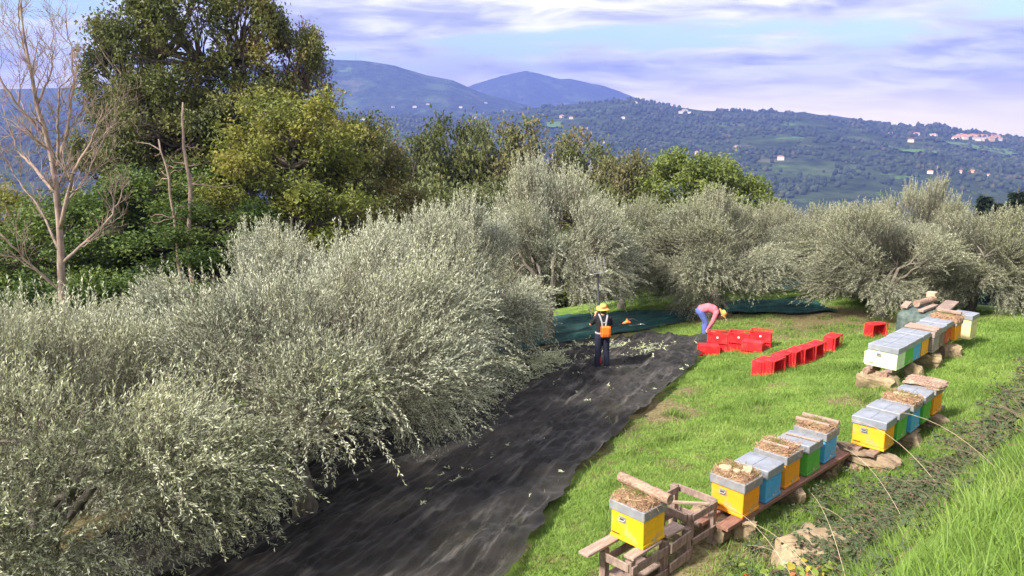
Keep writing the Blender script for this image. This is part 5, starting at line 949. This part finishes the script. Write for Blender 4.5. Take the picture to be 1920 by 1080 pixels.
def lawn():
    r = np.random.default_rng(51); n = 420000; q = np.sqrt(r.uniform(6.3 ** 2, 33 ** 2, n)); q = 6.3 + (33 - 6.3) * r.uniform(0, 1, n) ** 1.15; az = np.radians(r.uniform(-8, 38, n)); x = q * np.sin(az); y = q * np.cos(az); d = dline(x, y)
    keep = (d > -4.6) & (d < 14) & ~inpoly(x, y, NET1) & ~inpoly(x, y, NET2) & ~inpoly(x, y, NET3)
    s = soil(x, y) * 1.0 + fbm(x * 1.3 + 9, y * 1.3, 3) * .55 + np.clip(-d - 1.2, 0, 1.5) * .15; keep &= s + r.normal(0, .12, n) < .78; x, y, q, d = x[keep], y[keep], q[keep], d[keep]
    h = r.uniform(.025, .085, len(x)) * (.55 + 1.0 * fbm(x * .8, y * .8 + 4, 3)) * (1 + .5 * (d < -1)); V, F, k = blades(x, y, G(x, y) - .01, h, .007 + q * .0006, r.uniform(.2, 1.0, len(x)), r)
    rnd = np.clip(r.normal(.45, .2, len(x)) + (fbm(x * .7, y * .7, 3) - .5) * .9 + soil(x, y) * .4, 0, 1); tag(link('grass', npmesh('grass', V, F, False, {'rnd': np.repeat(rnd, k)}), MAT['grass']), 'short bright green grass of the lawn', 'grass', kind='stuff')
lawn()
def tall_grass():
    r = np.random.default_rng(52); n = 42000; x = r.uniform(.6, 8.0, n); y = r.uniform(2.2, 9.5, n); d = dline(x, y); a = aline(x, y); keep = (d < -3.35 - .12 * np.clip(a + 4.5, 0, 9) + (fbm(x * 1.2, y * 1.2, 3) - .5) * .8) & (d > -6.2) & (np.hypot(x, y) > 3.0); x, y = x[keep], y[keep]; m = len(x)
    V, F, k = blades(x, y, G(x, y) - .02, r.uniform(.12, .34, m) * (.7 + .6 * fbm(x * 2, y * 2, 2)), np.full(m, .0085), r.uniform(.2, 1.0, m), r, 2); tag(link('tall_grass', npmesh('tall_grass', V, F, False, {'rnd': np.repeat(np.clip(r.normal(.6, .18, m), 0, 1), k)}), MAT['grass']), 'long fresh grass on the bank edge at the bottom corner', 'grass', kind='stuff')
    # coarse tufts on the lawn and round stones
    n = 9000; cx = r.uniform(0, 15, 260); cy2 = r.uniform(7, 26, 260); dd = dline(cx, cy2); ok = (dd > -2.6) & (dd < 9) & ~inpoly(cx, cy2, NET1) & ~inpoly(cx, cy2, NET2); cx, cy2 = cx[ok], cy2[ok]; k0 = r.integers(0, len(cx), n); x = cx[k0] + r.normal(0, .11, n); y = cy2[k0] + r.normal(0, .11, n); V, F, k = blades(x, y, G(x, y) - .01, r.uniform(.08, .22, n), np.full(n, .013), r.uniform(.3, 1.1, n), r, 2)
    tag(link('grass_tufts', npmesh('grass_tufts', V, F, False, {'rnd': np.repeat(np.clip(r.normal(.35, .2, n), 0, 1), k)}), MAT['grass']), 'coarser darker grass tufts dotted over the lawn', 'grass', kind='stuff')
tall_grass()
# ------------------------------------------------------------------ brambles on the bank
MAT['bramble_leaf'] = leafmat('bramble_leaf', [(0, (.018, .032, .012)), (.5, (.045, .07, .02)), (.85, (.09, .12, .03)), (.97, (.14, .14, .04)), (1, (.34, .20, .03))], (.08, .10, .05), .2, 1.2, .3, .75); MAT['dry_stalk'] = surf('dry_stalk', (.40, .31, .19), (.60, .50, .34), 12, .9, 0); MAT['bramble_stem'] = surf('bramble_stem', (.12, .075, .06), (.24, .16, .12), 12, .9, 0)
def brambles():
    r = np.random.default_rng(53); S = MB(); B = []; D = []; D2 = []
    C = []
    while len(C) < 950:
        x, y = r.uniform(1.2, 15), r.uniform(5.2, 19); d = float(dline(x, y)); a = float(aline(x, y))
        if not (-4.1 < d < -.75): continue
        w = math.exp(-((d + (2.3 if a < 3.2 else 2.95)) / (.8 if a < 3.2 else .55)) ** 2); w *= 1.0 if a < 3.4 else .25 + .5 * float(fbm(x * .6, y * .6, 2) > .5)
        if r.random() < w: C.append((x, y))
    for x, y in C:
        L = r.uniform(.3, .85); ang = r.uniform(0, 6.283); d = np.array([math.cos(ang), math.sin(ang), 1.1]); z = Gf(x, y); t = np.linspace(0, 1, 6)[:, None]; P = np.array([x, y, z - .03]) + norm(d) * L * t + np.array([0, 0, -.65 * L]) * t ** 2
        P[:, 2] = np.maximum(P[:, 2], G(P[:, 0], P[:, 1]) + .02); S.tube(P, np.linspace(.005, .002, 6), 3, False)
        for i in range(r.integers(8, 22)):
            q = r.random(); p = P[min(int(q * 5), 4)] + r.normal(0, .035, 3)
            for k in range(3): B.append(p); D.append(norm(r.normal(0, 1, 3) * [1, 1, .5]))
    B = np.array(B); D = np.array(D); ln = r.uniform(.028, .062, len(B)); V, F = leaves_from(B, D, norm(r.normal(0, .45, B.shape) + np.array([0, 0, 1.])), ln, ln * .72)
    e = empty('bramble_thicket', (0, 0, 0)); tag(e, 'tangled brambles with small dark leaves along the foot of the bank', 'brambles', kind='stuff'); link('leaves', npmesh('bramble_leaves', V, F, False, {'rnd': np.repeat(r.random(len(B)), 4)}), MAT['bramble_leaf'], e)['kind'] = 'stuff'; S.build('stems', MAT['bramble_stem'], e)['kind'] = 'stuff'
    # dry thicket by the right edge and straw-coloured stalks
    T = MB()
    for i in range(650):
        c = ((6.3, 9.0), (5.0, 7.7), (3.3, 6.6), (9.2, 12.2))[r.choice(4, p=[.4, .2, .2, .2])]; x, y = c[0] + r.normal(0, .55), c[1] + r.normal(0, .5); ang = r.uniform(0, 6.283); L = r.uniform(.25, .7); d = norm(np.array([math.cos(ang), math.sin(ang), r.uniform(.2, 1.0)])); z = Gf(x, y); t = np.linspace(0, 1, 5)[:, None]; P = np.array([x, y, z]) + d * L * t + np.array([0, 0, -.4 * L]) * t ** 2; P[:, 2] = np.maximum(P[:, 2], G(P[:, 0], P[:, 1]) + .01); T.tube(P, np.linspace(.0032, .0012, 5), 3, False)
    tag(T.build('dry_twigs', surf('dry_twigs', (.11, .08, .06), (.26, .20, .15), 8, .95, 0)), 'brown dry twig tangle on the bank', 'twigs', kind='stuff')
    for i in range(8):
        x, y = r.uniform(2.6, 4.4), r.uniform(5.9, 7.4)
        if dline(x, y) > -1.4: continue
        z = Gf(x, y); L = r.uniform(.7, 1.5); ang = r.normal(2.5, .5); d = norm(np.array([math.cos(ang), math.sin(ang) * .6, .9])); t = np.linspace(0, 1, 9)[:, None]; P = np.array([x, y, z]) + d * L * t + np.array([0, 0, -.35 * L]) * t ** 2.2; b = MB(); b.tube(P, np.linspace(.003, .0012, 9), 4, False); o = b.build('dry_stalk', MAT['dry_stalk']); tag(o, 'long arching straw-coloured stalk over the brambles', 'stalk', 'dry stalks arching over the brambles')
brambles()
# vine with large yellowing leaves at the lower edge
def vine():
    r = np.random.default_rng(54); prof = [(0, -.05), (.25, -.18), (.48, -.02), (.46, .2), (.55, .42), (.40, .56), (.24, .82), (0, 1.0), (-.24, .82), (-.40, .56), (-.55, .42), (-.46, .2), (-.48, -.02), (-.25, -.18)]; V = np.array([(x, y, .10 * abs(x) - .12 * y * y) for x, y in prof] + [(0, .35, 0)]); n = len(prof); F = np.array([(i, (i + 1) % n, n) for i in range(n)]); me = npmesh('vine_leaf', V, F, True)
    mats = [surf('vine_leaf_' + k, tuple(c * .8 for c in col), col, 9, .6, .2) for k, col in (('green', (.16, .21, .03)), ('yellow', (.30, .25, .03)), ('red', (.42, .13, .05)), ('dark', (.07, .11, .025)))]
    for pl, (cx, cy2, m, lab) in enumerate(((2.62, 7.0, 46, 'vine with large green and yellow leaves at the bottom edge'), (3.02, 6.75, 40, 'vine with yellow and reddish leaves before the long grass'), (6.2, 8.3, 14, 'small leafy bramble with green and orange leaves at the right edge'))):
        z = Gf(cx, cy2); e = empty('vine_plant', (cx, cy2, z)); tag(e, lab, 'plant'); s = MB(); s.tube([(-.3, -.05, .02), (-.1, .05, .12), (.1, -.02, .14), (.35, .05, .05)], .006, 5); s.build('stem', MAT['bramble_stem'], e)
        for i in range(m):
            o = link('leaf', me, mats[0], e, loc=(r.normal(0, .20), r.normal(0, .12), .10 + r.uniform(0, .16)), rot=(r.normal(-.1, .5), r.normal(0, .5), r.uniform(0, 6.28)), scale=r.uniform(.05, .085)); o.material_slots[0].link = 'OBJECT'; o.material_slots[0].material = mats[r.choice(4, p=([.55, .15, .05, .25], [.45, .2, .2, .15], [.5, .15, .25, .1])[pl])]
vine()
# ------------------------------------------------------------------ air
def haze():
    b = MB(); b.box((0, 3600, 200), (14000, 7600, 750)); m = bpy.data.materials.new('haze_air'); m.use_nodes = True; N, L = m.node_tree.nodes, m.node_tree.links; N.clear(); out = N.new('ShaderNodeOutputMaterial'); v = N.new('ShaderNodeVolumePrincipled'); v.inputs['Color'].default_value = (.20, .28, .82, 1); v.inputs['Density'].default_value = 2.0e-4; v.inputs['Anisotropy'].default_value = .1; L.new(v.outputs[0], out.inputs['Volume'])
    tag(b.build('haze', m), 'thin blue haze over the valley', 'haze', kind='stuff')
haze()
